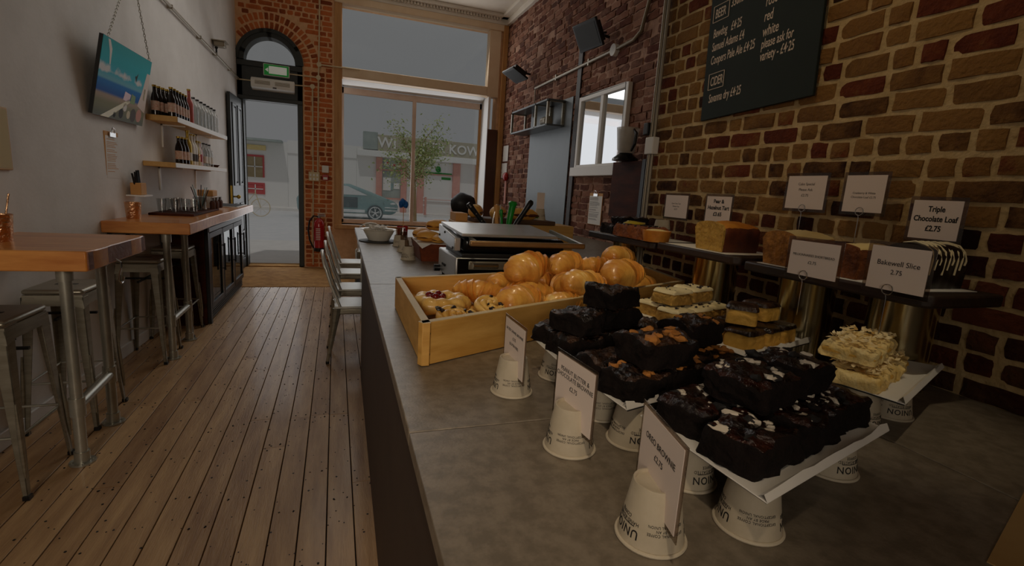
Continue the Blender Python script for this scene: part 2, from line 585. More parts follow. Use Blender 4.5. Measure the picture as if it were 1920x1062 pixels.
# --- floor: every board a part
fl = struct('floor', MB().box((-1.9, -2.6, -0.06), (2.95, YB + 0.3, -0.02)), 'under_floor')
rr = random.Random(3)
PW = 0.108
nails = MB()
row = 0
x = -1.655
while x < 2.75:
    y = -2.5 + rr.uniform(-1.5, 0)
    cuts = []
    while y < 6.95:
        cuts.append(y)
        y += rr.uniform(2.2, 3.9)
    cuts = [max(-2.6, q) for q in cuts] + [6.95]
    if x > 0.3:
        cuts = [-2.6, 6.95]
    for a, b in zip(cuts[:-1], cuts[1:]):
        if b - a < 0.05:
            continue
        me = MB().box((-PW / 2 + 0.0024, -(b - a) / 2 + 0.001, -0.02), (PW / 2 - 0.0024, (b - a) / 2 - 0.001, 0.0)).mesh('plank', smooth=False)
        o = put('plank', me, 'plank', fl, bevel=0.0012, seg=1, loc=(x + PW / 2, (a + b) / 2, rr.uniform(-0.0012, 0.0004)))
        for yy in (a + 0.03, b - 0.03, (a + b) / 2, a + (b - a) * 0.25, a + (b - a) * 0.75):
            for q in (-0.028, 0.028):
                nails.cyl((x + PW / 2 + q + rr.uniform(-.006, .006), yy + rr.uniform(-.01, .01), -0.003), (x + PW / 2 + q, yy, 0.0007), 0.0042, n=6)
    x += PW
for i in range(900):   # old nail holes and knots
    nx, ny = rr.uniform(-1.55, 0.13), rr.uniform(0.8, 6.6)
    nails.cyl((nx, ny, -0.003), (nx, ny, 0.0006), rr.choice((0.002, 0.003, 0.003, 0.005)), n=6)
put('nail', nails.mesh('nail', smooth=False), 'nail', fl)['kind'] = 'stuff'
m_ = MB()
m_.prism([(xw(6.95) + 0.06, 6.96), (0.28, 6.96), (0.28, YB - 0.02), (xw(YB) + 0.02, YB - 0.02)], -0.02, 0.005)
tag(m_.build('door_mat', 'coir', None, bevel=0.003), 'tan coir entrance mat inside the open front door', 'mat')


# --- bricks
def brick_mesh(l, h, d, seed, k=0.006):
    """a worn brick standing proud of the mortar: back face open, rounded front"""
    rn = random.Random(seed)
    xs, zs = (-l / 2, -l / 4, 0, l / 4, l / 2), (-h / 2, 0, h / 2)
    vs, fs = [], []
    for j, z in enumerate(zs):
        for i, xx in enumerate(xs):
            edge = (i in (0, 4)) + (j in (0, 2))
            vs.append((xx + rn.uniform(-k, k) * 0.5 - (0.004 if i == 4 else -0.004 if i == 0 else 0), -d + edge * 0.0035 + rn.uniform(0, k * 0.6), z + rn.uniform(-k, k) * 0.4 - (0.003 if j == 2 else -0.003 if j == 0 else 0)))
    for j in range(2):
        for i in range(4):
            a = j * 5 + i
            fs.append((a, a + 1, a + 6, a + 5))
    ring = [0, 1, 2, 3, 4, 9, 14, 13, 12, 11, 10, 5]
    o = len(vs)
    for q in ring:
        vx, vy, vz = vs[q]
        vs.append((vx * 1.02, 0.012, vz * 1.04))
    n = len(ring)
    for i in range(n):
        fs.append((ring[i], o + i, o + (i + 1) % n, ring[(i + 1) % n]))
    return vs, fs


# near right wall, one object per brick
CH = 0.0632
wr = struct('wall_right', MB().box((XR, -2.6, -0.05), (XF + 0.2, YS, CEIL)), 'mortar')
BL, BH = 0.150, 0.072
meshes = {}
for kind, l in (('s', BL), ('h', BH)):
    for q in range(7):
        me = bpy.data.meshes.new('brick')
        vs, fs = brick_mesh(l - 0.002, CH - 0.0075, 0.011, q + (50 if kind == 'h' else 0), 0.005)
        me.from_pydata(vs, [], fs)
        me.update()
        me.polygons.foreach_set('use_smooth', [True] * len(me.polygons))
        me.set_sharp_from_angle(angle=math.radians(50))
        me.materials.append(MATS['brick_stock'])
        meshes[(kind, q)] = me
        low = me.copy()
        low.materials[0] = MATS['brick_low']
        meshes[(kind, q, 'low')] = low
far = MB()
nb = 0
rb = random.Random(11)
slots = []
for r_ in range(62):
    z = 0.955 + CH * (r_ + 0.5) - 0.2
    y = -1.2 + (0.04 if r_ % 2 else 0.0) + rb.uniform(-0.02, 0.02)
    hdr = r_ % 4 == 1
    while y < YS - 0.03:
        k = 'h' if (hdr and rb.random() < 0.85) or rb.random() < 0.28 else 's'
        l = (BL if k == 's' else BH) * rb.uniform(0.9, 1.08)
        l = min(l, YS - y)
        if l > 0.03:
            slots.append((y + l / 2, z, l, k))
        y += l + 0.009
for (y, z, l, k) in slots:
    tall = 2.35 + max(0, (y - 1.2)) * 0.55
    seen = 0.55 < y < YS and 0.93 < z < tall
    q = rb.randrange(7)
    if seen and nb < 300:
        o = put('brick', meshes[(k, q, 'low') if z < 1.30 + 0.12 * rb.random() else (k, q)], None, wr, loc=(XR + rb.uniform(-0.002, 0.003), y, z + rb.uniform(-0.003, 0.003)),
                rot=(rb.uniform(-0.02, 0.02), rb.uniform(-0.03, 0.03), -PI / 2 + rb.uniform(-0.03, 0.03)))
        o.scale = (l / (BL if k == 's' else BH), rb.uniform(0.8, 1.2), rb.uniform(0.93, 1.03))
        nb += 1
    elif z < 3.6 and y > -0.3:
        vs, fs = brick_mesh(l - 0.002, CH - 0.0075, 0.010, rb.randrange(9999), 0.005)
        far.add([(XR + vy, y - vx, z + vz) for vx, vy, vz in vs], fs)
mat('brick_stock_rest', (92, 40, 26), (146, 106, 58), 14, ramp=STOCK, **BRI)
o = far.build('brickwork', 'brick_stock_rest', wr, sharp=50)
o['kind'] = 'stuff'

# far right wall: rough old brick, too fine to pick apart
wf = struct('wall_right_recess', MB().box((XF, YS, -0.05), (XF + 0.2, YB + 0.3, CEIL)), 'mortar_rough')
far = MB()
for r_ in range(52):
    z = 0.4 + 0.0745 * r_
    y = YS + (0.1 if r_ % 2 else 0)
    while y < YB - 0.06:
        l = rb.choice((0.21, 0.21, 0.1)) * rb.uniform(0.92, 1.05)
        l = min(l, YB - y - 0.03)
        if l > 0.05 and rb.random() > 0.05:
            vs, fs = brick_mesh(l, 0.066, 0.014 + rb.uniform(-.006, .012), rb.randrange(9999), 0.014)
            far.add([(XF + vy, y + l / 2 - vx, z + vz) for vx, vy, vz in vs], fs)
        y += l + 0.012
o = far.build('brickwork', 'brick_stock_far', wf, sharp=50)
o['kind'] = 'stuff'
# old vertical chase with a dark timber in it
struct('trim_2', MB().box((XF - 0.03, 5.60, 0.95), (XF + 0.01, 5.70, 3.25)), 'plank_dark')

# --- street wall with door and window
DX0, DX1 = -1.36, -0.475      # outer faces of the door frame
DC = (DX0 + DX1) / 2
DR = (DX1 - DX0) / 2
ZSP = 3.06                    # springing of the arch
WX0, WX1, WZ0, WZ1 = -0.02, 2.62, 0.72, 4.06
wb = MB()
yb0, yb1 = YB, YB + 0.28
wb.box((-1.9, yb0, -0.05), (DX0, yb1, CEIL))
wb.box((DX1, yb0, -0.05), (WX0, yb1, CEIL))
wb.box((WX0, yb0, -0.05), (WX1, yb1, WZ0))
wb.box((WX0, yb0, WZ1), (WX1, yb1, CEIL))
wb.box((WX1, yb0, -0.05), (XF + 0.2, yb1, CEIL))
N = 16
for i in range(N):            # above the round arch
    a0, a1 = PI * i / N, PI * (i + 1) / N
    p = [(DC - DR * math.cos(a0), ZSP + DR * math.sin(a0)), (DC - DR * math.cos(a1), ZSP + DR * math.sin(a1))]
    wb.slab([(p[0][0], yb0, p[0][1]), (p[1][0], yb0, p[1][1]), (p[1][0], yb0, CEIL), (p[0][0], yb0, CEIL)], (0, yb1 - yb0, 0))
wbk = struct('wall_street', wb, 'mortar_red', smooth=False)
far = MB()
ra = random.Random(5)
for r_ in range(58):
    z = 0.04 + 0.0735 * r_
    if z > CEIL - 0.16:
        break
    xx = -1.38 + (0.055 if r_ % 2 else 0)
    while xx < WX0 - 0.06:
        l = ra.choice((0.21, 0.1, 0.1)) * ra.uniform(0.95, 1.04)
        if xx < DX1 + 0.015 < xx + l and z < ZSP:
            xx = DX1 + 0.015
        l = min(l, WX0 - 0.025 - xx)
        if l < 0.04:
            break
        cx = xx + l / 2
        ok = (cx - l / 2 > DX1 + 0.012 or z > ZSP) and cx + l / 2 < WX0 - 0.02
        if z > ZSP - 0.05:
            rad = math.hypot(max(0, abs(cx - DC) - l / 2), z - ZSP)
            rad2 = math.hypot(cx - DC, z - ZSP)
            if rad2 < DR + 0.27 or (cx < DX1 and rad < DR + 0.25):
                ok = False
        if cx - l / 2 < xw(YB):
            ok = False
        if ok:
            vs, fs = brick_mesh(l - 0.01, 0.062, 0.008, ra.randrange(9999), 0.006)
            far.add([(cx + vx, YB + vy * 1.3, z + vz) for vx, vy, vz in vs], fs)
        xx += l + 0.004
for ring, (ri, hh) in enumerate(((DR + 0.07, 0.11), (DR + 0.19, 0.11))):   # two rings of arch bricks
    n = 24 + 4 * ring
    for i in range(n):
        a = PI * (i + 0.5) / n
        vs, fs = brick_mesh(PI * ri / n - 0.012, hh - 0.012, 0.009, ra.randrange(9999), 0.005)
        for_ = []
        for vx, vy, vz in vs:
            px, pz = vx, ri + vz
            for_.append((DC + px * math.sin(a) + pz * math.cos(a), YB + vy, ZSP - px * math.cos(a) + pz * math.sin(a)))
        if min(p[0] for p in for_) > xw(YB):
            far.add(for_, fs)
o = far.build('brickwork', 'brick_red', wbk, sharp=50)
o['kind'] = 'stuff'

# door frame, fanlight, transom panel
df = struct('door_1', MB().box((DX1 - 0.075, YB - 0.02, 0), (DX1, YB + 0.2, ZSP)).box((DX0, YB - 0.02, 0), (DX0 + 0.075, YB + 0.2, ZSP)), 'door_black', bevel=0.006)
a = MB()
N = 28
for i in range(N):
    a0, a1 = PI * i / N, PI * (i + 1) / N
    for (ri, ro, ya, yb) in ((DR - 0.10, DR, YB - 0.03, YB + 0.2), (DR - 0.035, DR + 0.015, YB - 0.045, YB - 0.03)):
        q = [(DC - ri * math.cos(a0), ya, ZSP + ri * math.sin(a0)), (DC - ri * math.cos(a1), ya, ZSP + ri * math.sin(a1)),
             (DC - ro * math.cos(a1), ya, ZSP + ro * math.sin(a1)), (DC - ro * math.cos(a0), ya, ZSP + ro * math.sin(a0))]
        a.slab(q, (0, yb - ya, 0))
a.build('arch_frame', 'door_black', df, sharp=30)
t = MB().box((DX0, YB - 0.02, 2.52), (DX1, YB + 0.12, 3.0)).box((DX0, YB - 0.04, 2.97), (DX1, YB + 0.12, 3.05)).box((DX0, YB - 0.04, 2.50), (DX1, YB + 0.12, 2.56))
t.build('transom_panel', 'door_black', df, bevel=0.006)
fan = MB()
pts = [(DC - (DR - 0.09) * math.cos(PI * i / 24), YB + 0.08, ZSP + (DR - 0.09) * math.sin(PI * i / 24)) for i in range(25)]
fan.slab(pts, (0, 0.005, 0))
fan.build('fanlight_pane', 'pane_glass', df)
MB().box((DX0, YB - 0.02, 0.0), (DX1, YB + 0.28, 0.02)).build('threshold', 'coir', df)

# open door leaf folded back against the left wall
dl = struct('door_2', MB().box((-0.02, -0.74, 0.02), (0.02, 0, 2.48)), 'door_black', loc=(-1.325, YB - 0.03, 0), rot=-0.03, bevel=0.003)
for (y0, y1, z0, z1) in ((-0.66, -0.41, 1.25, 2.36), (-0.33, -0.08, 1.25, 2.36), (-0.66, -0.41, 0.55, 1.0), (-0.33, -0.08, 0.55, 1.0), (-0.66, -0.41, 0.14, 0.46), (-0.33, -0.08, 0.14, 0.46)):
    p = MB()
    w = 0.035
    p.box((0.02, y0, z0), (0.032, y0 + w, z1)).box((0.02, y1 - w, z0), (0.032, y1, z1)).box((0.02, y0 + w, z0), (0.032, y1 - w, z0 + w)).box((0.02, y0 + w, z1 - w), (0.032, y1 - w, z1))
    pn = p.build('panel_moulding', 'door_black', dl, bevel=0.004)
    MB().box((0.02, y0 + w + 0.02, z0 + w + 0.02), (0.028, y1 - w - 0.02, z1 - w - 0.02)).build('panel', 'door_black', pn, bevel=0.004)
MB().cyl((0.02, -0.68, 1.10), (0.06, -0.68, 1.10), 0.012).ball((0.075, -0.68, 1.10), 0.028).build('door_knob', 'gold_foil', dl)
MB().box((-0.012, -0.752, 0.9), (0.012, -0.74, 1.25)).build('lock_plate', 'gold_foil', dl)

# shop window
wn = struct('window_1', MB().box((WX0, YB - 0.03, WZ0 - 0.05), (WX0 + 0.11, YB + 0.14, WZ1)), 'frame_wood', bevel=0.008)
MB().box((WX1 - 0.2, YB - 0.03, 2.98), (WX1, YB + 0.14, WZ1)).build('window_post', 'frame_pale', wn, bevel=0.008)
MB().box((WX0, YB - 0.05, WZ1 - 0.02), (WX1 + 0.06, YB + 0.14, WZ1 + 0.14)).build('window_head', 'frame_pale', wn, bevel=0.01)
MB().box((WX0 + 0.11, YB - 0.03, 2.99), (WX1 - 0.2, YB + 0.14, 3.14)).build('window_transom', 'frame_pale', wn, bevel=0.01)
MB().box((WX0 + 0.11, YB + 0.06, 3.14), (WX1 - 0.2, YB + 0.066, WZ1 - 0.02)).build('pane', 'pane_glass', wn)
YG = 9.0
MB().slab([(WX0 + 0.11, YB + 0.14, 2.99), (WX1 - 0.2, YB + 0.14, 2.99), (2.47, YG, 2.93), (0.1, YG, 2.93)], (0, 0, 0.04)).build('soffit', 'white_paint', wn)
MB().slab([(2.46, YB, WZ0), (2.5, YB, WZ0), (2.5, YG + 0.03, WZ0), (2.46, YG + 0.03, WZ0)], (0, 0, 2.27)).build('reveal', 'white_paint', wn)
MB().slab([(0.05, YB + 0.14, WZ0), (0.09, YB + 0.14, WZ0), (0.09, YG + 0.03, WZ0), (0.05, YG + 0.03, WZ0)], (0, 0, 2.27)).build('reveal', 'white_paint', wn)
MB().box((0.09, YG - 0.02, 2.82), (2.47, YG + 0.03, 2.92)).build('sash_rail', 'sash_pink', wn, bevel=0.005)
MB().box((0.09, YG - 0.02, WZ0), (2.47, YG + 0.03, WZ0 + 0.06)).build('sash_rail', 'sash_pink', wn, bevel=0.005)
MB().box((1.24, YG - 0.03, WZ0), (1.30, YG + 0.03, 2.92)).build('mullion', 'sash_pink', wn, bevel=0.005)
MB().box((2.42, YG - 0.02, WZ0), (2.47, YG + 0.03, 2.92)).build('sash_stile', 'frame_wood', wn, bevel=0.005)
MB().box((0.09, YG - 0.02, WZ0), (0.125, YG + 0.03, 2.92)).build('sash_stile', 'sash_pink', wn, bevel=0.005)
for x0, x1 in ((0.125, 1.24), (1.30, 2.42)):
    MB().box((x0, YG, WZ0 + 0.06), (x1, YG + 0.006, 2.82)).build('pane', 'pane_glass', wn)
MB().box((WX0, YB - 0.12, WZ0 - 0.07), (WX1, YG + 0.05, WZ0)).build('window_sill', 'frame_wood', wn, bevel=0.008)
struct('trim_3', MB().box((WX1 - 0.16, YB - 0.035, 0.7), (WX1 + 0.02, YB, 2.45)), 'frame_brown', bevel=0.005)
struct('trim_4', MB().box((WX1 + 0.03, YB - 0.06, 0.0), (WX1 + 0.12, YB, CEIL - 0.14)), 'frame_wood', bevel=0.01)
# ------------------------------------------------------------------ the street outside
struct('pavement', MB().box((-14, YB + 0.28, -0.2), (20, 12.5, -0.02)).box((-14, 25.6, -0.2), (20, 27.0, -0.0)), 'pavement')
struct('street', MB().box((-14, 12.5, -0.3), (20, 25.6, -0.12)), 'asphalt')
YF = 27.0
shop = thing('shop_front', 'pale shop front with big lettered fascia across the street, seen through window', 'building', (0, YF, 0))


def sx(px_at16):      # widths measured on a plane 16 m away
    return px_at16 * YF / 16.0


MB().box((1.0, 0, 0), (9.0, 6, 3.2)).build('wall', 'shop_white', shop)
MB().box((-2.2, -0.05, 2.6), (0.995, 6, 3.2)).box((-2.2, 0, 0), (0.995, 6, 2.6)).build('wall', 'shop_white', shop)
MB().box((2.0, -0.35, 3.05), (9.0, 0, 3.85)).build('fascia', 'shop_sign', shop, bevel=0.02)
MB().box((1.3, -0.25, 3.1), (2.0, 0.3, 3.95)).build('fascia_end', 'shop_dark', shop)
MB().box((1.0, -0.45, 2.75), (9.0, 0, 3.05)).build('cornice', 'shop_white', shop, bevel=0.02)
letter('WI', 0.72, (2.45, -0.37, 3.45), (1, 0, 0), (0, 0, 1), 'shop_white', shop, depth=0.02, bold=0.01)
letter('DER KOWN', 0.66, (6.0, -0.37, 3.42), (1, 0, 0), (0, 0, 1), 'shop_white', shop, depth=0.02, bold=0.01)
for x0, x1 in ((1.95, 2.25), (3.2, 3.5), (4.05, 4.4), (5.95, 6.35), (7.2, 7.5)):
    MB().box((x0, -0.15, 0), (x1, 0, 2.75)).build('pilaster', 'shop_pink', shop, bevel=0.02)
for x0, x1, z0, z1 in ((2.25, 3.2, 0.7, 2.1), (2.25, 3.2, 2.15, 2.7), (4.4, 5.95, 0.75, 2.05), (4.4, 5.95, 2.1, 2.7)):
    MB().box((x0, -0.03, z0), (x1, 0.02, z1)).build('shop_window', 'shop_dark' if x0 < 3 else 'shop_white', shop)
for x0, x1, z in ((2.25, 3.2, 2.11), (4.4, 5.95, 2.06), (2.25, 3.2, 0.66), (4.4, 5.95, 0.7)):
    MB().box((x0, -0.08, z), (x1, 0.0, z + 0.06)).build('window_bar', 'shop_pink', shop)
letter('e', 0.6, (5.15, -0.05, 2.42), (1, 0, 0), (0, 0, 1), 'green_plastic', shop, depth=0.01, bold=0.02)
MB().box((4.5, -0.045, 2.12), (5.9, -0.032, 2.2)).box((5.35, -0.045, 1.85), (5.85, -0.032, 1.98)).build('window_sticker', 'green_plastic', shop)
for q, (cx, cz) in enumerate(((2.5, 2.45), (2.83, 2.36), (3.1, 2.44))):
    lb = MB()
    lb.cyl((cx, -0.05, cz), (cx, -0.035, cz), 0.14, n=20)
    s_ = lb.build('round_sign', 'shop_white', shop)
    MB().box((cx - 0.03, -0.06, cz), (cx + 0.1, -0.05, cz + 0.1)).build('sign_mark', 'shop_red', s_)
MB().box((2.3, -0.05, 1.1), (2.7, -0.035, 1.75)).box((2.85, -0.05, 1.2), (3.15, -0.035, 1.5)).build('window_poster', 'shop_white', shop)
MB().box((2.7, -0.06, 1.15), (2.82, -0.05, 1.45)).build('window_poster', 'car_paint', shop)
# bench and boards in front of it
bn = thing('street_bench', 'white slatted bench in front of the shop opposite', 'bench', (5.1, YF - 1.3, 0))
for z in (0.45, 0.7, 0.85):
    MB().box((-0.9, -0.05, z), (0.9, 0.05, z + 0.07)).build('slat', 'shop_white', bn)
for x_ in (-0.8, 0.8):
    MB().box((x_ - 0.04, -0.2, 0), (x_ + 0.04, 0.1, 0.9)).build('leg', 'shop_pink', bn)
sp = thing('shop_front', 'red framed shop front with awning, seen through the open door', 'building', (-6.6, YF, 0))
MB().box((-3, 0, 0), (4.395, 5, 3.1)).build('wall', 'shop_white', sp)
MB().box((0.7, -0.8, 3.02), (4.2, 0, 3.12)).build('awning_bar', 'shop_dark', sp)
for x0, x1, z0, z1, m in ((1.55, 2.25, 0.6, 2.0, 'shop_dark'), (2.62, 3.3, 1.35, 2.3, 'shop_brown'), (2.62, 3.3, 0.55, 1.0, 'shop_red')):
    p = MB().box((x0, -0.03, z0), (x1, 0.02, z1)).build('shop_window', m, sp)
    MB().box((x0 - 0.07, -0.05, z0), (x0, 0.02, z1)).box((x1, -0.05, z0), (x1 + 0.07, 0.02, z1)).box((x0 - 0.07, -0.05, z1), (x1 + 0.07, 0.02, z1 + 0.09)).build('window_frame', 'shop_red', p)
    MB().box(((x0 + x1) / 2 - 0.02, -0.05, z0), ((x0 + x1) / 2 + 0.02, 0.0, z1)).box((x0, -0.05, (z0 + z1) / 2), (x1, 0.0, (z0 + z1) / 2 + 0.04)).build('glazing_bar', 'shop_white', p)
MB().box((2.55, -0.05, 2.62), (3.45, -0.02, 2.85)).build('sign_board', 'icing', sp)
MB().box((1.85, -0.05, 2.15), (2.15, -0.02, 2.45)).build('wall_lamp', 'shop_dark', sp)
po = thing('lamp_post', 'thin dark street post standing outside the open door', 'post', (-3.35, 21.5, -0.12))
MB().cyl((0, 0, 0), (0, 0, 2.6), 0.035, n=10).build('pole', 'shop_dark', po)
MB().cyl((0, 0, 0), (0, 0, 0.1), 0.08, 0.06, n=12).build('base', 'shop_dark', po)
bk = thing('bicycle', 'pale bicycle leaning on the street post outside the door', 'bicycle', (-3.2, 21.2, -0.12))
for x_ in (-0.55, 0.5):
    w = MB()
    w.tube([(x_ + 0.33 * math.cos(2 * PI * i / 24), 0, 0.35 + 0.33 * math.sin(2 * PI * i / 24)) for i in range(24)], 0.016, 6, closed=True)
    for i in range(8):
        w.cyl((x_, 0, 0.35), (x_ + 0.33 * math.cos(PI * i / 4), 0, 0.35 + 0.33 * math.sin(PI * i / 4)), 0.003, n=4)
    w.build('wheel', 'conduit_cream', bk)
MB().tube([(-0.55, 0, 0.35), (-0.2, 0, 0.85), (0.32, 0, 0.88), (-0.08, 0, 0.35), (-0.2, 0, 0.85)], 0.018, 8).tube([(0.5, 0, 0.35), (0.32, 0, 0.95), (0.36, 0, 1.02)], 0.016, 8).build('frame', 'conduit_cream', bk)
MB().ball((-0.22, 0, 0.93), (0.13, 0.06, 0.035)).build('saddle', 'car_paint', bk)
MB().box((-0.75, -0.1, 0.7), (-0.45, 0.1, 1.1)).build('bag', 'car_paint', bk, bevel=0.05)

# parked car: its nose and front wheel show in the window
car = thing('car', 'dark grey-green parked car with five-spoke wheel outside the shop window', 'car', (0, 22.6, -0.12))
prof = [(-1.45, 0.25), (-1.5, 0.8), (-1.25, 1.0), (-0.9, 1.40), (0.55, 1.45), (1.3, 1.2), (2.0, 0.95), (2.42, 0.80), (2.52, 0.62), (2.5, 0.42), (2.3, 0.25)]
b = MB()
b.slab([(x_, -0.8, z) for x_, z in prof], (0, 1.6, 0))
b.build('body', 'car_paint', car, bevel=0.12, seg=3)
MB().slab([(-0.95, -0.812, 1.0), (-0.7, -0.812, 1.32), (0.45, -0.812, 1.36), (1.25, -0.812, 1.02)], (0, 0.03, 0)).build('side_window', 'car_light', car)
MB().box((-0.6, -0.83, 0.3), (1.15, -0.8, 0.42)).build('sill_trim', 'car_light', car, bevel=0.01)
MB().box((1.95, -0.83, 0.4), (2.5, -0.78, 0.46)).box((1.95, -0.83, 0.53), (2.5, -0.78, 0.57)).build('bumper_strip', 'car_light', car, bevel=0.01)
MB().box((0.2, -0.83, 0.5), (0.85, -0.81, 0.92)).build('door_panel', 'tyre', car, bevel=0.02)
MB().ball((2.28, -0.74, 0.72), (0.14, 0.1, 0.06)).build('headlamp', 'car_light', car)
for x_ in (1.56, -0.95):
    w = MB().cyl((x_, -0.86, 0.31), (x_, -0.66, 0.31), 0.33, n=32).build('wheel', 'tyre', car, bevel=0.02)
    r = MB()
    r.tube([(x_ + 0.24 * math.cos(2 * PI * i / 28), -0.87, 0.31 + 0.24 * math.sin(2 * PI * i / 28)) for i in range(28)], 0.022, 6, closed=True)
    r.cyl((x_, -0.89, 0.31), (x_, -0.86, 0.31), 0.05, n=16)
    for k in range(5):
        a_ = 2 * PI * k / 5 + 0.3
        for dd in (-0.16, 0.16):
            r.cyl((x_ + 0.04 * math.cos(a_), -0.875, 0.31 + 0.04 * math.sin(a_)), (x_ + 0.24 * math.cos(a_ + dd), -0.875, 0.31 + 0.24 * math.sin(a_ + dd)), 0.014, n=6)
    r.build('rim', 'car_light', w)

# street tree
tr = thing('street_tree', 'small leafy street tree outside the window', 'tree', (2.95, 20.5, -0.12))
tk = MB()
tk.tube([(0.1, 0, 0), (0.06, 0.05, 1.2), (0.0, 0, 2.0), (-0.05, 0, 2.6)], [0.07, 0.06, 0.05, 0.04], 8)
rt = random.Random(4)
tips = []
for i in range(22):
    a_ = rt.uniform(0, 2 * PI)
    h0 = rt.uniform(1.5, 2.5)
    L_ = rt.uniform(0.5, 1.25)
    e = Vector((math.cos(a_) * L_, math.sin(a_) * L_ * 0.8, h0 + rt.uniform(0.2, 1.6)))
    mpt = Vector((e.x * 0.45, e.y * 0.45, h0 + (e.z - h0) * 0.55 + 0.1))
    tk.tube([(0, 0, h0), mpt, e], [0.022, 0.014, 0.006], 6)
    tips += [mpt, e, (mpt + e) / 2]
tk.build('trunk', 'bark', tr)
lf = MB()
for i in range(2600):
    c_ = tips[rt.randrange(len(tips))]
    p = c_ + Vector((rt.gauss(0, 0.22), rt.gauss(0, 0.2), rt.gauss(0, 0.26)))
    e = Euler((rt.uniform(-1, 1), rt.uniform(-1, 1), rt.uniform(0, 6.3))).to_matrix()
    s_ = rt.uniform(0.045, 0.085)
    lf.add([p + e @ Vector(q) * s_ for q in ((-1, 0, 0), (0, -0.45, 0.12), (1, 0, 0), (0, 0.45, 0.12))], [(0, 1, 2, 3)])
o = lf.build('foliage', 'leaf', tr, smooth=False)
o['kind'] = 'stuff'
# ------------------------------------------------------------------ left side: bar tables, stools, cooler, shelves
def pole_pair(t, p1, p2, ztop, zbar):
    for (px_, py) in (p1, p2):
        p = MB().cyl((px_, py, 0.0), (px_, py, ztop), 0.024, n=20).build('pole', 'steel_pipe', t)
        f = MB().cyl((px_, py, 0), (px_, py, 0.008), 0.052, n=24).cyl((px_, py, 0.008), (px_, py, 0.06), 0.031, n=20)
        for k in range(4):
            f.cyl((px_ + 0.04 * math.cos(k * PI / 2 + .4), py + 0.04 * math.sin(k * PI / 2 + .4), 0.008), (px_ + 0.04 * math.cos(k * PI / 2 + .4), py + 0.04 * math.sin(k * PI / 2 + .4), 0.012), 0.006, n=8)
        f.build('floor_flange', 'steel_pipe', p)
        MB().cyl((px_, py, ztop - 0.07), (px_, py, ztop), 0.031, n=20).build('top_socket', 'steel_pipe', p)
        MB().cyl((px_, py, zbar - 0.045), (px_, py, zbar + 0.045), 0.031, n=20).build('tee_fitting', 'steel_pipe', p)
    d_ = (Vector((p2[0] - p1[0], p2[1] - p1[1], 0))).normalized() * 0.026
    MB().cyl((p1[0] + d_.x, p1[1] + d_.y, zbar), (p2[0] - d_.x, p2[1] - d_.y, zbar), 0.024, n=20).build('footrail', 'steel_pipe', t)


def live_top(x0f, x1, y0, y1, z0, z1, seed):
    """wooden slab from the wall to a wavy end"""
    rn = random.Random(seed)
    n = 8
    pts = [(x1 + rn.uniform(-0.006, 0.006), y0 + (y1 - y0) * i / n) for i in range(n + 1)]
    base = [(x0f(y0) + 0.002, y0)] + pts + [(x0f(y1) + 0.002, y1)]
    return MB().prism(base, z0, z1)


ta = thing('bar_table', 'thick wooden bar table on steel pipes nearest the camera by the white wall', 'table')
live_top(xw, -0.985, 2.54, 3.22, 0.955, 1.042, 1).build('table_top', 'table_wood', ta, bevel=0.006)
MB().prism([(-0.990, 2.545), (-0.984, 2.545), (-0.984, 3.215), (-0.990, 3.215)], 0.962, 1.036).build('end_grain', 'table_end', ta)
pole_pair(ta, (-1.14, 2.71), (-1.165, 3.14), 0.955, 0.285)
MB().tube([(-0.965, 2.82, 0.955), (-0.965, 2.82, 0.925), (-0.965, 2.80, 0.905), (-0.965, 2.785, 0.875), (-0.965, 2.805, 0.855), (-0.965, 2.835, 0.86), (-0.965, 2.845, 0.88)], 0.004, 8).tube([(-0.965, 2.82, 0.955), (-0.984, 2.82, 0.97)], 0.004, 8).build('bag_hook', 'chrome', ta)
tb = thing('bar_table', 'long wooden bar top running over the bottle cooler to the door', 'table')
live_top(xw, -0.985, 4.10, 7.05, 0.955, 1.035, 2).build('table_top', 'table_wood', tb, bevel=0.006)
pole_pair(tb, (-1.16, 4.22), (-1.166, 4.70), 0.955, 0.295)
for yy in (4.2, 4.5):
    MB().box((xw(yy), yy - 0.012, 0.86), (xw(yy) + 0.02, yy + 0.012, 0.955)).box((xw(yy), yy - 0.012, 0.94), (xw(yy) + 0.16, yy + 0.012, 0.955)).build('wall_bracket', 'black_metal', tb)


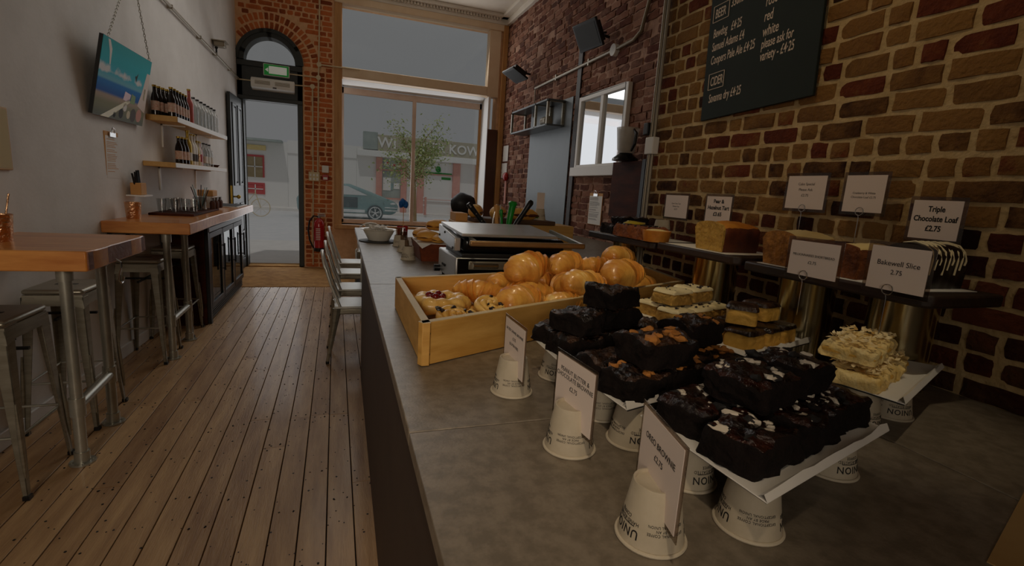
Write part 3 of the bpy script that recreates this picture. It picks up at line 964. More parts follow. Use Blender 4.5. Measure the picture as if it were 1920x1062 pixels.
def make_stool():
    t = thing('bar_stool', 'x', 'stool', group='metal bar stools along the white wall')
    H, s, f = 0.765, 0.128, 0.155
    st = MB().box((-s, -s, H - 0.028), (s, s, H)).build('seat', 'steel_brushed', t, bevel=0.014, seg=4)
    MB().box((-0.05, -0.009, H - 0.001), (0.05, 0.009, H + 0.0012)).build('grip_slot', 'black_metal', st, bevel=0.004)
    sk = MB()
    for a_ in range(4):
        rm = Matrix.Rotation(a_ * PI / 2, 3, 'Z')
        q = [rm @ Vector(p) for p in ((-s + .004, s - .004, H - 0.03), (s - .004, s - .004, H - 0.03), (s + 0.003, s + 0.003, H - 0.10), (s - 0.05, s + 0.002, H - 0.085), (-s + 0.05, s + 0.002, H - 0.085), (-s - 0.003, s + 0.003, H - 0.10))]
        sk.slab(q, rm @ Vector((0, -0.004, 0)))
    sk.build('skirt', 'steel_brushed', t)
    for sx_ in (-1, 1):
        for sy in (-1, 1):
            l = MB()
            top, bot = (s - 0.002, H - 0.04), (f, 0.0)
            for (w0, w1, dx) in ((0.05, 0.018, 1), (0.05, 0.018, 0)):
                # two tapered flanges meeting at the outer corner
                if dx:
                    q = [(sx_ * top[0], sy * top[0], top[1]), (sx_ * (top[0] - w0), sy * top[0], top[1]), (sx_ * (bot[0] - w1), sy * bot[0], 0), (sx_ * bot[0], sy * bot[0], 0)]
                    l.slab(q, (0, -sy * 0.006, 0))
                else:
                    q = [(sx_ * top[0], sy * top[0], top[1]), (sx_ * top[0], sy * (top[0] - w0), top[1]), (sx_ * bot[0], sy * (bot[0] - w1), 0), (sx_ * bot[0], sy * bot[0], 0)]
                    l.slab(q, (-sx_ * 0.006, 0, 0))
            lg = l.build('leg', 'steel_brushed', t, bevel=0.002)
            q = lambda z: s + (f - s) * (H - 0.04 - z) / (H - 0.04)
            MB().tube([(sx_ * (q(z) + 0.0015), sy * (q(z) + 0.0015), z) for z in (0.42, 0.3, 0.18, 0.1)], [0.004, 0.009, 0.009, 0.004], 8).build('pressed_rib', 'steel_brushed', lg)
            MB().box((sx_ * f - 0.012 - (0.004 if sx_ > 0 else -0.004), sy * f - 0.012 - (0.004 if sy > 0 else -0.004), 0.0), (sx_ * f + 0.012 - (0.004 if sx_ > 0 else -0.004), sy * f + 0.012 - (0.004 if sy > 0 else -0.004), 0.018)).build('rubber_foot', 'black_plastic', lg)
    for z in (0.27,):
        q = s + (f - s) * (H - 0.04 - z) / (H - 0.04) - 0.01
        for a_ in range(4):
            rm = Matrix.Rotation(a_ * PI / 2, 3, 'Z')
            MB().cyl(rm @ Vector((-q, q, z)), rm @ Vector((q, q, z)), 0.006, n=8).build('stretcher', 'steel_pipe', t)
    q = s - 0.005
    for a_ in (0, 1):
        rm = Matrix.Rotation(a_ * PI / 2, 3, 'Z')
        MB().box(tuple(rm @ Vector((-q, -0.006, 0.60))), tuple(rm @ Vector((q, 0.006, 0.612)))).build('cross_brace', 'black_metal', t)
    return t


st0 = make_stool()
st0.location = (-1.36, 3.25, 0)
st0.scale = (1.0, 1.25, 1.0)
st0['label'] = 'brushed metal stool with slotted seat behind the nearest wooden bar table'
dup(st0, (-1.372, 2.62, 0), label='brushed metal stool cut off by the picture edge, nearest the camera')
dup(st0, (-1.322, 4.28, 0), label='brushed metal stool standing between the two wooden bar tables')
dup(st0, (-1.305, 4.93, 0), scale=(1, 1.1, 1.0), label='brushed metal stool tucked beside the dark bottle cooler')

# bottle cooler with three glass doors
XC = -1.10
cl = thing('bottle_cooler', 'black three-door glass bottle cooler under the long bar top', 'cooler')
MB().box((-1.46, 5.19, 0.02), (XC - 0.04, 5.22, 0.9)).box((-1.46, 6.95, 0.02), (XC - 0.04, 6.98, 0.9)).box((-1.46, 5.19, 0.02), (-1.44, 6.98, 0.9)).box((-1.46, 5.19, 0.02), (XC - 0.04, 6.98, 0.1)).box((-1.46, 5.19, 0.85), (XC - 0.04, 6.98, 0.92)).build('cabinet', 'black_metal', cl)
MB().box((-1.44, 5.15, 0.0), (XC - 0.03, 5.185, 0.945)).build('side_panel', 'dark_wood', cl, bevel=0.003)
MB().box((XC - 0.04, 5.19, 0.0), (XC, 5.24, 0.93)).build('corner_post', 'black_metal', cl)
g = MB()
for k in range(4):
    g.box((XC - 0.03, 5.25, 0.03 + k * 0.022), (XC - 0.015, 6.95, 0.042 + k * 0.022))
g.build('vent_grille', 'black_metal', cl)
MB().box((XC - 0.03, 5.22, 0.86), (XC + 0.004, 6.97, 0.905)).build('top_rail', 'steel_sheet', cl, bevel=0.003)
for k in range(3):
    y0, y1 = 5.25 + k * 0.575, 5.25 + k * 0.575 + 0.56
    dr = MB().box((XC - 0.03, y0, 0.13), (XC, y0 + 0.045, 0.85)).box((XC - 0.03, y1 - 0.045, 0.13), (XC, y1, 0.85)).box((XC - 0.03, y0 + 0.045, 0.13), (XC, y1 - 0.045, 0.185)).box((XC - 0.03, y0 + 0.045, 0.80), (XC, y1 - 0.045, 0.85)).build('door', 'black_metal', cl, bevel=0.003)
    MB().box((XC - 0.02, y0 + 0.045, 0.185), (XC - 0.014, y1 - 0.045, 0.80)).build('pane', 'cooler_glass', dr)
    MB().box((XC - 0.005, y0 + 0.05, 0.19), (XC + 0.002, y0 + 0.058, 0.795)).build('steel_edge', 'chrome', dr)
    MB().box((XC - 0.005, y1 - 0.058, 0.19), (XC + 0.002, y1 - 0.05, 0.795)).build('steel_edge', 'chrome', dr)
    MB().cyl((XC + 0.02, y1 - 0.03, 0.42), (XC + 0.02, y1 - 0.03, 0.70), 0.008, n=8).cyl((XC, y1 - 0.03, 0.44), (XC + 0.02, y1 - 0.03, 0.44), 0.006, n=8).cyl((XC, y1 - 0.03, 0.68), (XC + 0.02, y1 - 0.03, 0.68), 0.006, n=8).build('handle', 'black_plastic', dr)
for z in (0.34, 0.6):
    MB().box((-1.42, 5.23, z), (XC - 0.06, 6.94, z + 0.008)).build('shelf', 'steel_pipe', cl)

BOT = {'beer': [(0.0, 0.0), (0.029, 0.0), (0.030, 0.01), (0.030, 0.135), (0.024, 0.165), (0.014, 0.19), (0.0125, 0.225), (0.0145, 0.23), (0.0145, 0.24), (0, 0.24)],
       'tall': [(0.0, 0.0), (0.033, 0.0), (0.034, 0.01), (0.034, 0.18), (0.026, 0.215), (0.014, 0.24), (0.0135, 0.30), (0.016, 0.305), (0.016, 0.315), (0, 0.315)],
       'swing': [(0.0, 0.0), (0.038, 0.0), (0.04, 0.012), (0.04, 0.16), (0.03, 0.2), (0.016, 0.225), (0.014, 0.25), (0.017, 0.255), (0.017, 0.265), (0, 0.265)]}
bcache = {}


def bottle(kind, m, lab, loc, label, group, sc=1.0):
    key = (kind, m, lab)
    if key not in bcache:
        t = thing('bottle', label, 'bottle', loc, 0, group)
        MB().lathe(BOT[kind], n=14).build('body', m, t)
        top = BOT[kind][-1][1]
        MB().cyl((0, 0, top - 0.012), (0, 0, top + 0.003), 0.0165, n=12).build('cap', 'gold_foil' if m != 'clear_glass' else 'black_plastic', t)
        if lab:
            r_ = BOT[kind][2][0] + 0.0008
            MB().lathe([(r_, 0.04), (r_, 0.115)], n=14).build('label', lab, t)
        t.scale = (sc, sc, sc)
        bcache[key] = t
        return t
    o = dup(bcache[key], loc, R.uniform(0, 6), label, group, (sc, sc, sc))
    return o


ORD = ['first', 'second', 'third', 'fourth', 'fifth', 'sixth', 'seventh']
# wall shelves
def shelf(y0, y1, z0, z1, x1, label):
    t = thing('wall_shelf', label, 'shelf')
    MB().prism([(xw(y0) + 0.001, y0), (x1, y0), (x1 + 0.02, y1), (xw(y1) + 0.001, y1)], z0, z1).build('board', 'shelf_wood', t, bevel=0.003)
    MB().prism([(x1 + 0.0005, y0 + 0.002), (x1 + 0.004, y0 + 0.002), (x1 + 0.024, y1), (x1 + 0.0205, y1)], z0 + 0.002, z1 - 0.002).build('front_lip', 'white_paint', t)
    for yy in (y0 + 0.35, y1 - 0.55):
        MB().box((xw(yy), yy - 0.01, z0 - 0.2), (xw(yy) + 0.012, yy + 0.01, z0)).box((xw(yy), yy - 0.01, z0 - 0.012), (x1 - 0.03, yy + 0.01, z0)).build('bracket', 'white_paint', t)
    return t


shelf(5.02, 6.95, 1.80, 1.845, -1.25, 'upper wooden wall shelf holding rows of bottles')
shelf(4.9, 6.85, 1.425, 1.465, -1.25, 'lower wooden wall shelf holding mixed bottles and jars')
g1 = 'dark beer bottles on the upper shelf'
for i in range(5):
    bottle('beer', 'bottle_brown', 'label_cream', (-1.42 + 0.012 * i, 5.09 + i * 0.065, 1.845), ORD[i] + ' brown beer bottle from the near end, back row of the upper shelf', g1)
for i in range(6):
    bottle('beer', 'bottle_brown', 'label_cream', (-1.31, 5.12 + i * 0.085, 1.845), ORD[i] + ' brown beer bottle from the near end, front row of the upper shelf', g1)
bottle('tall', 'bottle_pink', None, (-1.31, 5.68, 1.845), 'pink bottle after the dark beer bottles on the upper shelf', None)
bottle('beer', 'wood_light', None, (-1.36, 5.40, 1.845), 'orange-brown bottle between the dark beer bottles', None)
for i in range(7):
    bottle('swing', 'clear_glass', None, (-1.31, 5.83 + i * 0.15, 1.845), ORD[i] + ' empty clear glass bottle after the pink one on the upper shelf', 'clear bottles on the upper shelf')
for i in range(3):
    bottle('beer', 'bottle_brown', 'label_cream', (-1.35 + 0.01 * i, 5.42 + i * 0.07, 1.465), ORD[i] + ' brown beer bottle from the near end of the lower shelf', 'dark bottles on the lower shelf')
bottle('tall', 'gold_foil', 'label_white', (-1.33, 5.64, 1.465), 'tall gold-necked bottle on the lower shelf', None)
for i in range(2):
    bottle('tall', 'label_white', 'ink_grey', (-1.32, 5.73 + i * 0.085, 1.465), ORD[i] + ' tall white bottle after the gold-necked one on the lower shelf', 'white bottles on the lower shelf', 0.92)
bottle('beer', 'cream_plastic', 'copper', (-1.32, 5.91, 1.465), 'small orange-labelled bottle on the lower shelf', None)
bottle('beer', 'label_white', 'red_plastic', (-1.32, 5.99, 1.465), 'small white bottle with red label on the lower shelf', None)
bottle('beer', 'bottle_pink', None, (-1.33, 6.07, 1.465), 'small pink bottle on the lower shelf', None)
for i in range(3):
    bottle('swing', 'clear_glass', 'label_white', (-1.32, 6.2 + i * 0.13, 1.465), ORD[i] + ' clear labelled glass bottle after the pink one on the lower shelf', 'clear bottles on the lower shelf', 0.9)
t = thing('small_bowl', 'small dark bowl at the far end of the lower shelf', 'bowl', (-1.32, 6.68, 1.465))
MB().lathe([(0.03, 0.0), (0.055, 0.03), (0.052, 0.03), (0.028, 0.006), (0, 0.006)], n=20).build('bowl', 'dark_wood', t)

# hanging picture, leaning forward on two chains
pic = thing('hanging_picture', 'bright seaside picture hung on two chains on the white wall', 'picture', (xw(4.4), 4.44, 1.735), (0, 0.19, -0.033))
MB().box((0.012, -0.40, 0), (0.034, 0.40, 0.50)).build('board', 'black_plastic', pic)
pm = bpy.data.materials.new('picture_print')
pm.use_nodes = True
nt = pm.node_tree
bs = nt.nodes['Principled BSDF']
bs.inputs['Roughness'].default_value = 0.6
bs.inputs['Specular IOR Level'].default_value = 0.15
tc = nt.nodes.new('ShaderNodeTexCoord')
sep = nt.nodes.new('ShaderNodeSeparateXYZ')
nt.links.new(tc.outputs['Generated'], sep.inputs[0])
ramp = nt.nodes.new('ShaderNodeValToRGB')
ramp.color_ramp.interpolation = 'EASE'
el = ramp.color_ramp.elements
el[0].position, el[0].color = 0.0, lin((120, 128, 116))
el[1].position, el[1].color = 1.0, lin((0, 176, 186))
for p_, c_ in ((0.18, (150, 150, 120)), (0.28, (190, 170, 150)), (0.33, (0, 100, 190)), (0.46, (0, 130, 214)), (0.50, (120, 200, 224)), (0.60, (60, 196, 222)), (0.75, (0, 190, 206))):
    e = el.new(p_)
    e.color = lin(c_)
nt.links.new(sep.outputs['Z'], ramp.inputs['Fac'])
nz = nt.nodes.new('ShaderNodeTexNoise')
nz.inputs['Scale'].default_value = 9
nz.inputs['Detail'].default_value = 8
nt.links.new(tc.outputs['Object'], nz.inputs['Vector'])
band = nt.nodes.new('ShaderNodeValToRGB')     # clouds sit in one band of the sky
be = band.color_ramp.elements
be[0].position, be[0].color = 0.46, (0, 0, 0, 1)
be[1].position, be[1].color = 0.82, (0, 0, 0, 1)
k_ = be.new(0.6)
k_.color = (1, 1, 1, 1)
nt.links.new(sep.outputs['Z'], band.inputs['Fac'])
mul = nt.nodes.new('ShaderNodeMath')
mul.operation = 'MULTIPLY'
nt.links.new(nz.outputs['Fac'], mul.inputs[0])
nt.links.new(band.outputs['Color'], mul.inputs[1])
cr = nt.nodes.new('ShaderNodeValToRGB')
cr.color_ramp.elements[0].position = 0.36
cr.color_ramp.elements[1].position = 0.50
nt.links.new(mul.outputs[0], cr.inputs['Fac'])
mx = nt.nodes.new('ShaderNodeMix')
mx.data_type = 'RGBA'
nt.links.new(cr.outputs['Color'], mx.inputs[0])
nt.links.new(ramp.outputs['Color'], mx.inputs[6])
mx.inputs[7].default_value = lin((236, 240, 244))
nt.links.new(mx.outputs[2], bs.inputs['Base Color'])
MATS['picture_print'] = pm
pr = MB().box((0.034, -0.398, 0.002), (0.0352, 0.398, 0.498)).build('print', 'picture_print', pic)
rp = random.Random(2)


def blot(pts, m, name='printed_shape'):
    MB().slab([(0.0353, y_, z_) for y_, z_ in pts], (0.0004, 0, 0)).build(name, m, pr)


blot([(-0.30, 0.0), (-0.18, 0.0), (0.12, 0.145), (0.10, 0.165)], 'custard')
blot([(0.25, 0.14), (0.398, 0.10), (0.398, 0.40), (0.34, 0.40), (0.30, 0.25)], 'card')
blot([(0.0, 0.15), (0.1, 0.14), (0.12, 0.2), (0.02, 0.21)], 'bottle_pink')
blot([(0.12, 0.14), (0.2, 0.14), (0.2, 0.2), (0.13, 0.21)], 'salad')
blot([(0.33, 0.2), (0.36, 0.19), (0.36, 0.28), (0.33, 0.28)], 'custard')
for cy, cz, r_, m in ((0.0, 0.05, 0.035, 'ink'), (0.12, 0.055, 0.03, 'cream_plastic'), (0.2, 0.06, 0.05, 'ink_grey'), (0.05, 0.1, 0.03, 'label_white'), (0.3, 0.07, 0.05, 'shop_pink'), (-0.1, 0.03, 0.02, 'chalkboard')):
    blot([(cy + r_ * math.cos(i * PI / 5), cz + r_ * math.sin(i * PI / 5)) for i in range(10)], m)
blot([(-0.33, 0.49), (-0.29, 0.42), (-0.27, 0.34), (-0.255, 0.34), (-0.26, 0.44), (-0.30, 0.49)], 'label_white')
blot([(0.14, 0.34), (0.17, 0.30), (0.19, 0.37), (0.165, 0.345)], 'chalkboard')


def chain(a, b, t, r=0.006):
    a, b = Vector(a), Vector(b)
    n = int((b - a).length / 0.022)
    d_ = (b - a).normalized()
    c_ = MB()
    u, w = c_.frame(d_)
    for i in range(n):
        o_ = a + (b - a) * (i + 0.5) / n
        s_ = u if i % 2 else w
        c_.tube([o_ + d_ * 0.014 * math.cos(2 * PI * k / 8) + s_ * r * math.sin(2 * PI * k / 8) for k in range(8)], 0.0022, 4, closed=True)
    c_.build('chain', 'steel_pipe', t)


chain((0.03, -0.33, 0.50), (-0.18, 0.36, 1.10), pic)
chain((0.03, 0.36, 0.50), (-0.18, 0.42, 1.10), pic)
nail_ = thing('picture_hook', 'steel hook in the white wall above the hanging picture', 'hook', (xw(4.83), 4.83, 2.83))
MB().cyl((0, 0, 0), (0.05, 0, 0), 0.006, n=8).build('hook', 'steel_pipe', nail_)


def clipboard(name, label, o, u, w, h, parent_rot, line_m='ink_grey'):
    t = thing(name, label, 'clipboard', o, parent_rot)
    MB().box((0, -w / 2, -h), (0.006, w / 2, 0)).build('board', 'wood_light', t, bevel=0.002)
    p = MB().box((0.006, -w / 2 + 0.008, -h + 0.005), (0.0075, w / 2 - 0.006, -0.03)).build('paper', 'paper_white', t)
    ln = MB()
    rl = random.Random(len(label))
    z = -0.055
    while z > -h + 0.04:
        w_ = rl.uniform(0.5, 0.8) * w
        ln.box((0.0076, -w / 2 + 0.02, z), (0.008, -w / 2 + 0.02 + w_, z + 0.004))
        z -= rl.choice((0.011, 0.011, 0.02))
    ln.build('lettering', line_m, p)
    MB().box((0.008, -0.045, -0.035), (0.016, 0.045, -0.005)).tube([(0.014, -0.025, -0.01), (0.02, -0.02, 0.02), (0.016, 0, 0.03), (0.02, 0.02, 0.02), (0.014, 0.025, -0.01)], 0.003, 6).build('clip', 'chrome', t)
    return t


clipboard('clipboard', 'clipboard with printed menu on the white wall below the seaside picture', (xw(4.36), 4.36, 1.64), None, 0.21, 0.325, (0, 0.02, -0.033), 'wood_light')
t = thing('yellow_notice', 'yellow board at the picture edge on the white wall', 'notice', (xw(3.1), 3.1, 1.35), (0, 0, -0.033))
MB().box((0, -0.1, 0), (0.012, 0.13, 0.30)).build('board', 'shelf_wood', t, bevel=0.004)
MB().box((0.012, -0.09, 0.01), (0.013, 0.12, 0.29)).build('sheet', 'paper_cream', t)

# pipe along the wall with clips, and a small spot lamp on it
t = thing('wall_pipe', 'grey pipe running along the white wall towards the door', 'pipe')
pts = [(xw(y_) + 0.03, y_, 2.88 - 0.035 * (y_ - 5.4) ) for y_ in (3.5, 5.4, 7.2, 8.5)]
MB().tube(pts, 0.014, 10).build('tube', 'conduit', t)
for y_ in (5.7, 6.6, 7.25, 8.0):
    MB().box((xw(y_), y_ - 0.008, 2.862 - 0.035 * (y_ - 5.4)), (xw(y_) + 0.046, y_ + 0.008, 2.898 - 0.035 * (y_ - 5.4))).build('clip', 'conduit', t)
t = thing('wall_spotlight', 'small wire-framed spotlight on the pipe above the shelves', 'lamp', (xw(7.3) + 0.03, 7.3, 2.81))
MB().cyl((0, 0, 0), (0, 0, 0.08), 0.01, n=8).ball((0, 0, 0.09), 0.018).build('stem', 'black_metal', t)
MB().box((-0.02, -0.07, 0.10), (0.10, 0.06, 0.16)).build('housing', 'conduit', t, bevel=0.01)
MB().box((-0.03, -0.1, 0.155), (0.12, 0.09, 0.165)).build('visor', 'conduit', t)

# things on the bar tables
def tumbler(label, loc, straw=True):
    t = thing('copper_tumbler', label, 'tumbler', loc)
    MB().lathe([(0, 0), (0.042, 0), (0.044, 0.004), (0.052, 0.115), (0.053, 0.12), (0.049, 0.12), (0.041, 0.008), (0, 0.008)], n=24).build('cup', 'copper', t)
    if straw:
        MB().cyl((0.01, 0, 0.01), (0.035, 0.03, 0.21), 0.004, n=8).build('stirrer', 'copper', t)
    return t


tumbler('hammered copper tumbler with stirrer on the nearest wooden bar table', (-1.41, 2.83, 1.042))
tumbler('hammered copper tumbler holding black cutlery on the long bar top', (-1.40, 4.38, 1.035), False)
t = thing('cutlery_block', 'black-handled cutlery in a wooden holder on a small wall ledge', 'cutlery', (xw(4.62), 4.62, 1.20))
MB().box((0.0, -0.09, -0.01), (0.12, 0.09, 0.0)).build('ledge', 'white_paint', t)
MB().box((0.02, -0.06, 0), (0.09, 0.06, 0.09)).build('holder', 'wood_light', t, bevel=0.004)
for i in range(6):
    y_ = -0.05 + i * 0.02
    MB().cyl((0.05, y_, 0.07), (0.045 + 0.01 * math.sin(i), y_ * 1.6, 0.16 + 0.012 * (i % 3)), 0.008, 0.007, n=8).build('handle', 'black_plastic', t)
t = thing('serving_board', 'dark wooden serving board on the long bar top under the glasses', 'board', (-1.23, 5.2, 1.035))
MB().box((-0.2, -0.42, 0), (0.12, 0.55, 0.018)).build('board', 'dark_wood', t, bevel=0.004)
GT = [(0, 0), (0.028, 0), (0.036, 0.11), (0.037, 0.11), (0.034, 0.108), (0.027, 0.006), (0, 0.006)]
g0 = None
for i, (x_, y_) in enumerate(((-1.38, 4.95), (-1.29, 4.98), (-1.36, 5.1), (-1.25, 5.12), (-1.33, 5.22), (-1.18, 5.08))):
    if g0 is None:
        g0 = thing('drinking_glass', 'clear tumbler on the serving board, at the near wall corner', 'glass', (x_, y_, 1.053), 0, 'glasses on the serving board')
        MB().lathe(GT, n=18).build('glass', 'clear_glass', g0)
    else:
        dup(g0, (x_, y_, 1.053), label='clear tumbler on the serving board, ' + ('at the near wall corner', 'in front beside the wall', 'against the wall', 'in the middle', 'behind the others by the wall', 'nearest the aisle')[i])
t = thing('cutlery_jug', 'clear jug full of dark straws and spoons on the long bar top', 'jug', (-1.2, 5.42, 1.053))
MB().lathe([(0, 0), (0.05, 0), (0.06, 0.12), (0.061, 0.12), (0.058, 0.118), (0.048, 0.006), (0, 0.006)], n=18).build('jug', 'clear_glass', t)
for i in range(8):
    a_ = i * 0.8
    MB().cyl((0.01 * math.cos(a_), 0.01 * math.sin(a_), 0.01), (0.07 * math.cos(a_), 0.07 * math.sin(a_), 0.19 + 0.02 * (i % 3)), 0.004, n=6).build('straw', 'car_paint' if i % 2 else 'black_plastic', t)
j0 = None
for i in range(5):
    lo = (-1.14 + 0.01 * (i % 2), 5.62 + i * 0.085, 1.035 if i else 1.053)
    lo = (lo[0], lo[1], 1.053)
    if j0 is None:
        j0 = thing('sauce_bottle', 'first small shaker jar of brown topping from the near end of the row', 'jar', lo, 0, 'shaker jars on the bar top')
        MB().lathe([(0, 0), (0.024, 0), (0.026, 0.06), (0.014, 0.085), (0, 0.085)], n=16).build('jar', 'cocoa', j0)
        MB().lathe([(0.016, 0.08), (0.018, 0.11), (0, 0.112)], n=16).build('lid', 'chrome', j0)
    else:
        dup(j0, lo, label=ORD[i] + ' small shaker jar of brown topping from the near end of the row')
t = thing('napkin_box', 'wooden lidded napkin box behind the shaker jars', 'box', (-1.25, 5.95, 1.035))
MB().box((-0.06, -0.09, 0.0), (0.06, 0.09, 0.13)).build('box', 'white_plastic', t, bevel=0.004)
MB().box((-0.07, -0.1, 0.13), (0.07, 0.1, 0.19)).build('lid', 'wood_light', t, bevel=0.006)
t = thing('serving_tray', 'flat pale tray at the far end of the long bar top', 'tray', (-1.15, 6.6, 1.035))
MB().box((-0.16, -0.3, 0), (0.12, 0.3, 0.012)).build('tray', 'white_plastic', t, bevel=0.004)
MB().box((-0.14, -0.28, 0.012), (0.10, 0.28, 0.016)).build('liner', 'slate', t)

# --- on the street wall
t = thing('exit_sign', 'green and white lit exit sign box above the front door', 'sign', (-0.825, YB - 0.02, 2.86))
MB().box((-0.175, -0.06, 0), (0.175, 0, 0.165)).build('box', 'white_plastic', t, bevel=0.006)
MB().box((-0.165, -0.064, 0.008), (0.165, -0.06, 0.157)).build('panel', 'green_sign', t)
MB().box((-0.10, -0.066, 0.03), (0.14, -0.064, 0.135)).slab([(-0.15, -0.066, 0.08), (-0.11, -0.066, 0.05), (-0.11, -0.066, 0.11)], (0, 0.002, 0)).build('pictogram', 'sign_white', t)
t = thing('air_heater', 'white wall heater with two grilles mounted over the front door', 'heater', (-0.87, YB - 0.02, 2.64))
MB().slab([(-0.29, 0, 0.0), (-0.29, -0.14, 0.03), (-0.29, -0.15, 0.13), (-0.29, -0.11, 0.17), (-0.29, 0, 0.17)], (0.58, 0, 0)).build('casing', 'white_plastic', t, bevel=0.012)
for x0 in (-0.235, 0.03):
    gr = MB()
    for k in range(4):
        gr.box((x0, -0.152, 0.075 + k * 0.014), (x0 + 0.2, -0.14, 0.083 + k * 0.014))
    gr.build('grille', 'conduit', t)
MB().box((0.0, -0.15, 0.03), (0.05, -0.143, 0.05)).build('badge', 'ink_grey', t)

t = thing('wall_conduit', 'cream conduits with round junction boxes on the brick pier beside the door', 'conduit')
c_ = MB()
yq = YB - 0.022
c_.tube([(-0.335, yq, 2.79), (-0.335, yq, 1.47)], 0.011, 8).tube([(-0.27, yq, 1.47), (-0.25, yq, 2.9), (-0.225, yq, 4.1)], 0.011, 8)
c_.tube([(-0.335, yq, 1.40), (-0.345, yq, 0.05)], 0.011, 8)
c_.tube([(-0.6, yq, 2.78), (-0.335, yq, 2.79)], 0.009, 8).tube([(-0.66, yq, 2.93), (-0.25, yq, 2.93)], 0.009, 8).tube([(-0.24, yq, 3.12), (0.35, yq - 0.03, 3.12)], 0.011, 8)
c_.tube([(-1.36, yq, 2.77), (-1.16, yq, 2.77)], 0.009, 8)
c_.build('tube', 'conduit_cream', t)
for x_, z in ((-0.335, 2.79), (-0.25, 2.93), (-0.24, 3.12)):
    MB().cyl((x_, YB - 0.04, z), (x_, YB - 0.01, z), 0.035, n=18).build('junction_box', 'conduit_cream', t)
for z in (2.2, 1.75, 1.15, 0.65, 0.2):
    MB().ball((-0.34, YB - 0.03, z), 0.016, 8, 5).build('saddle_clip', 'conduit_cream', t)
t = tag(MB().box((-0.4, YB - 0.05, 1.38), (-0.24, YB - 0.012, 1.52)).build('switch_panel', 'cream_plastic', None, bevel=0.005), 'cream gang of light switches on the brick pier', 'switch')
sw_ = MB()
for i in range(3):
    for j in range(2):
        sw_.box((-0.385 + i * 0.05, YB - 0.055, 1.395 + j * 0.06), (-0.36 + i * 0.05, YB - 0.05, 1.43 + j * 0.06))
sw_.build('rocker', 'white_plastic', t)
t = tag(MB().box((-0.205, YB - 0.05, 1.52), (-0.105, YB - 0.012, 1.63)).build('control_box', 'white_plastic', None, bevel=0.005), 'white control box above the red call point', 'box')
t = tag(MB().box((-0.2, YB - 0.055, 1.40), (-0.11, YB - 0.012, 1.49)).build('call_point', 'red_plastic', None, bevel=0.005), 'red fire alarm call point on the brick pier', 'alarm')
MB().box((-0.185, YB - 0.058, 1.415), (-0.125, YB - 0.055, 1.45)).build('glass_plate', 'label_white', t)
t = thing('fire_extinguisher', 'red fire extinguisher with black hose on the brick pier', 'extinguisher', (-0.25, YB - 0.10, 0.28))
MB().lathe([(0, 0), (0.075, 0.0), (0.08, 0.01), (0.08, 0.06)], n=24).build('foot', 'black_plastic', t)
MB().lathe([(0.08, 0.06), (0.08, 0.44), (0.07, 0.48), (0.035, 0.52), (0.022, 0.53), (0, 0.53)], n=24).build('cylinder', 'red_paint', t)
MB().cyl((0, 0, 0.52), (0, 0, 0.57), 0.022, n=12).box((-0.02, -0.02, 0.56), (0.10, 0.02, 0.575)).box((-0.02, -0.02, 0.59), (0.09, 0.02, 0.602)).build('valve', 'chrome', t)
MB().tube([(-0.02, 0, 0.55), (-0.08, 0, 0.56), (-0.14, 0, 0.48), (-0.16, 0, 0.33), (-0.14, 0, 0.18), (-0.10, 0, 0.08), (-0.085, 0, 0.05)], 0.012, 8).build('hose', 'black_plastic', t)
MB().lathe([(0.0808, 0.16), (0.0808, 0.4)], n=24).build('label_band', 'red_plastic', t)
lb = MB()
for k in range(7):
    lb.box((-0.045, -0.0835, 0.19 + k * 0.028), (0.02, -0.081, 0.20 + k * 0.028))
lb.build('lettering', 'label_white', t)
MB().cyl((0, 0.05, 0.4), (0, 0.1, 0.4), 0.02, n=8).build('wall_hook', 'black_metal', t)
mat('pale_steel', (196, 194, 186), (214, 212, 204), 6, 0.35, 0.4)
# ------------------------------------------------------------------ counter
def xe(y):
    return 0.118 + 0.012 * y


ct = thing('counter', 'long dark stone-topped serving counter with brown front panel', 'counter')
ys = [-0.35, 0.862, 2.30, 3.85, 5.3]
for i in range(4):
    y0, y1 = ys[i] + 0.0018, ys[i + 1] - 0.0018
    xr = XR - 0.002 if i < 2 else 2.70
    if i == 0:      # a second joint parts the slab near the wall
        MB().prism([(xe(y0), y0), (1.073, y0), (1.073, y1), (xe(y1), y1)], ZC - 0.03, ZC).build('top_slab', 'counter_top', ct, bevel=0.002)
        MB().prism([(1.077, y0), (xr, y0), (xr, y1), (1.077, y1)], ZC - 0.03, ZC).build('top_slab', 'counter_top', ct, bevel=0.002)
    else:
        MB().prism([(xe(y0), y0), (xr, y0), (xr, y1), (xe(y1), y1)], ZC - 0.03, ZC).build('top_slab', 'counter_top', ct, bevel=0.002)
MB().prism([(xe(-.35) + 0.012, -0.35), (xe(-.35) + 0.032, -0.35), (xe(3.6) + 0.032, 3.6), (xe(3.6) + 0.012, 3.6)], 0.0, ZC - 0.03).build('front_panel', 'counter_panel', ct)
MB().box((xe(3.6) + 0.012, 3.58, 0), (1.3, 3.6, ZC - 0.03)).build('end_panel', 'counter_panel', ct)
MB().box((0.75, 3.6, 0), (0.78, 5.25, ZC - 0.03)).build('back_panel', 'counter_panel', ct)
MB().box((0.24, 5.2, 0), (0.30, 5.26, ZC - 0.03)).build('leg', 'steel_pipe', ct)
MB().prism([(0.3, -0.3), (XR - 0.01, -0.3), (XR - 0.01, 2.28), (0.3, 2.28)], ZC - 0.034, ZC - 0.031).build('underlay', 'black_metal', ct)


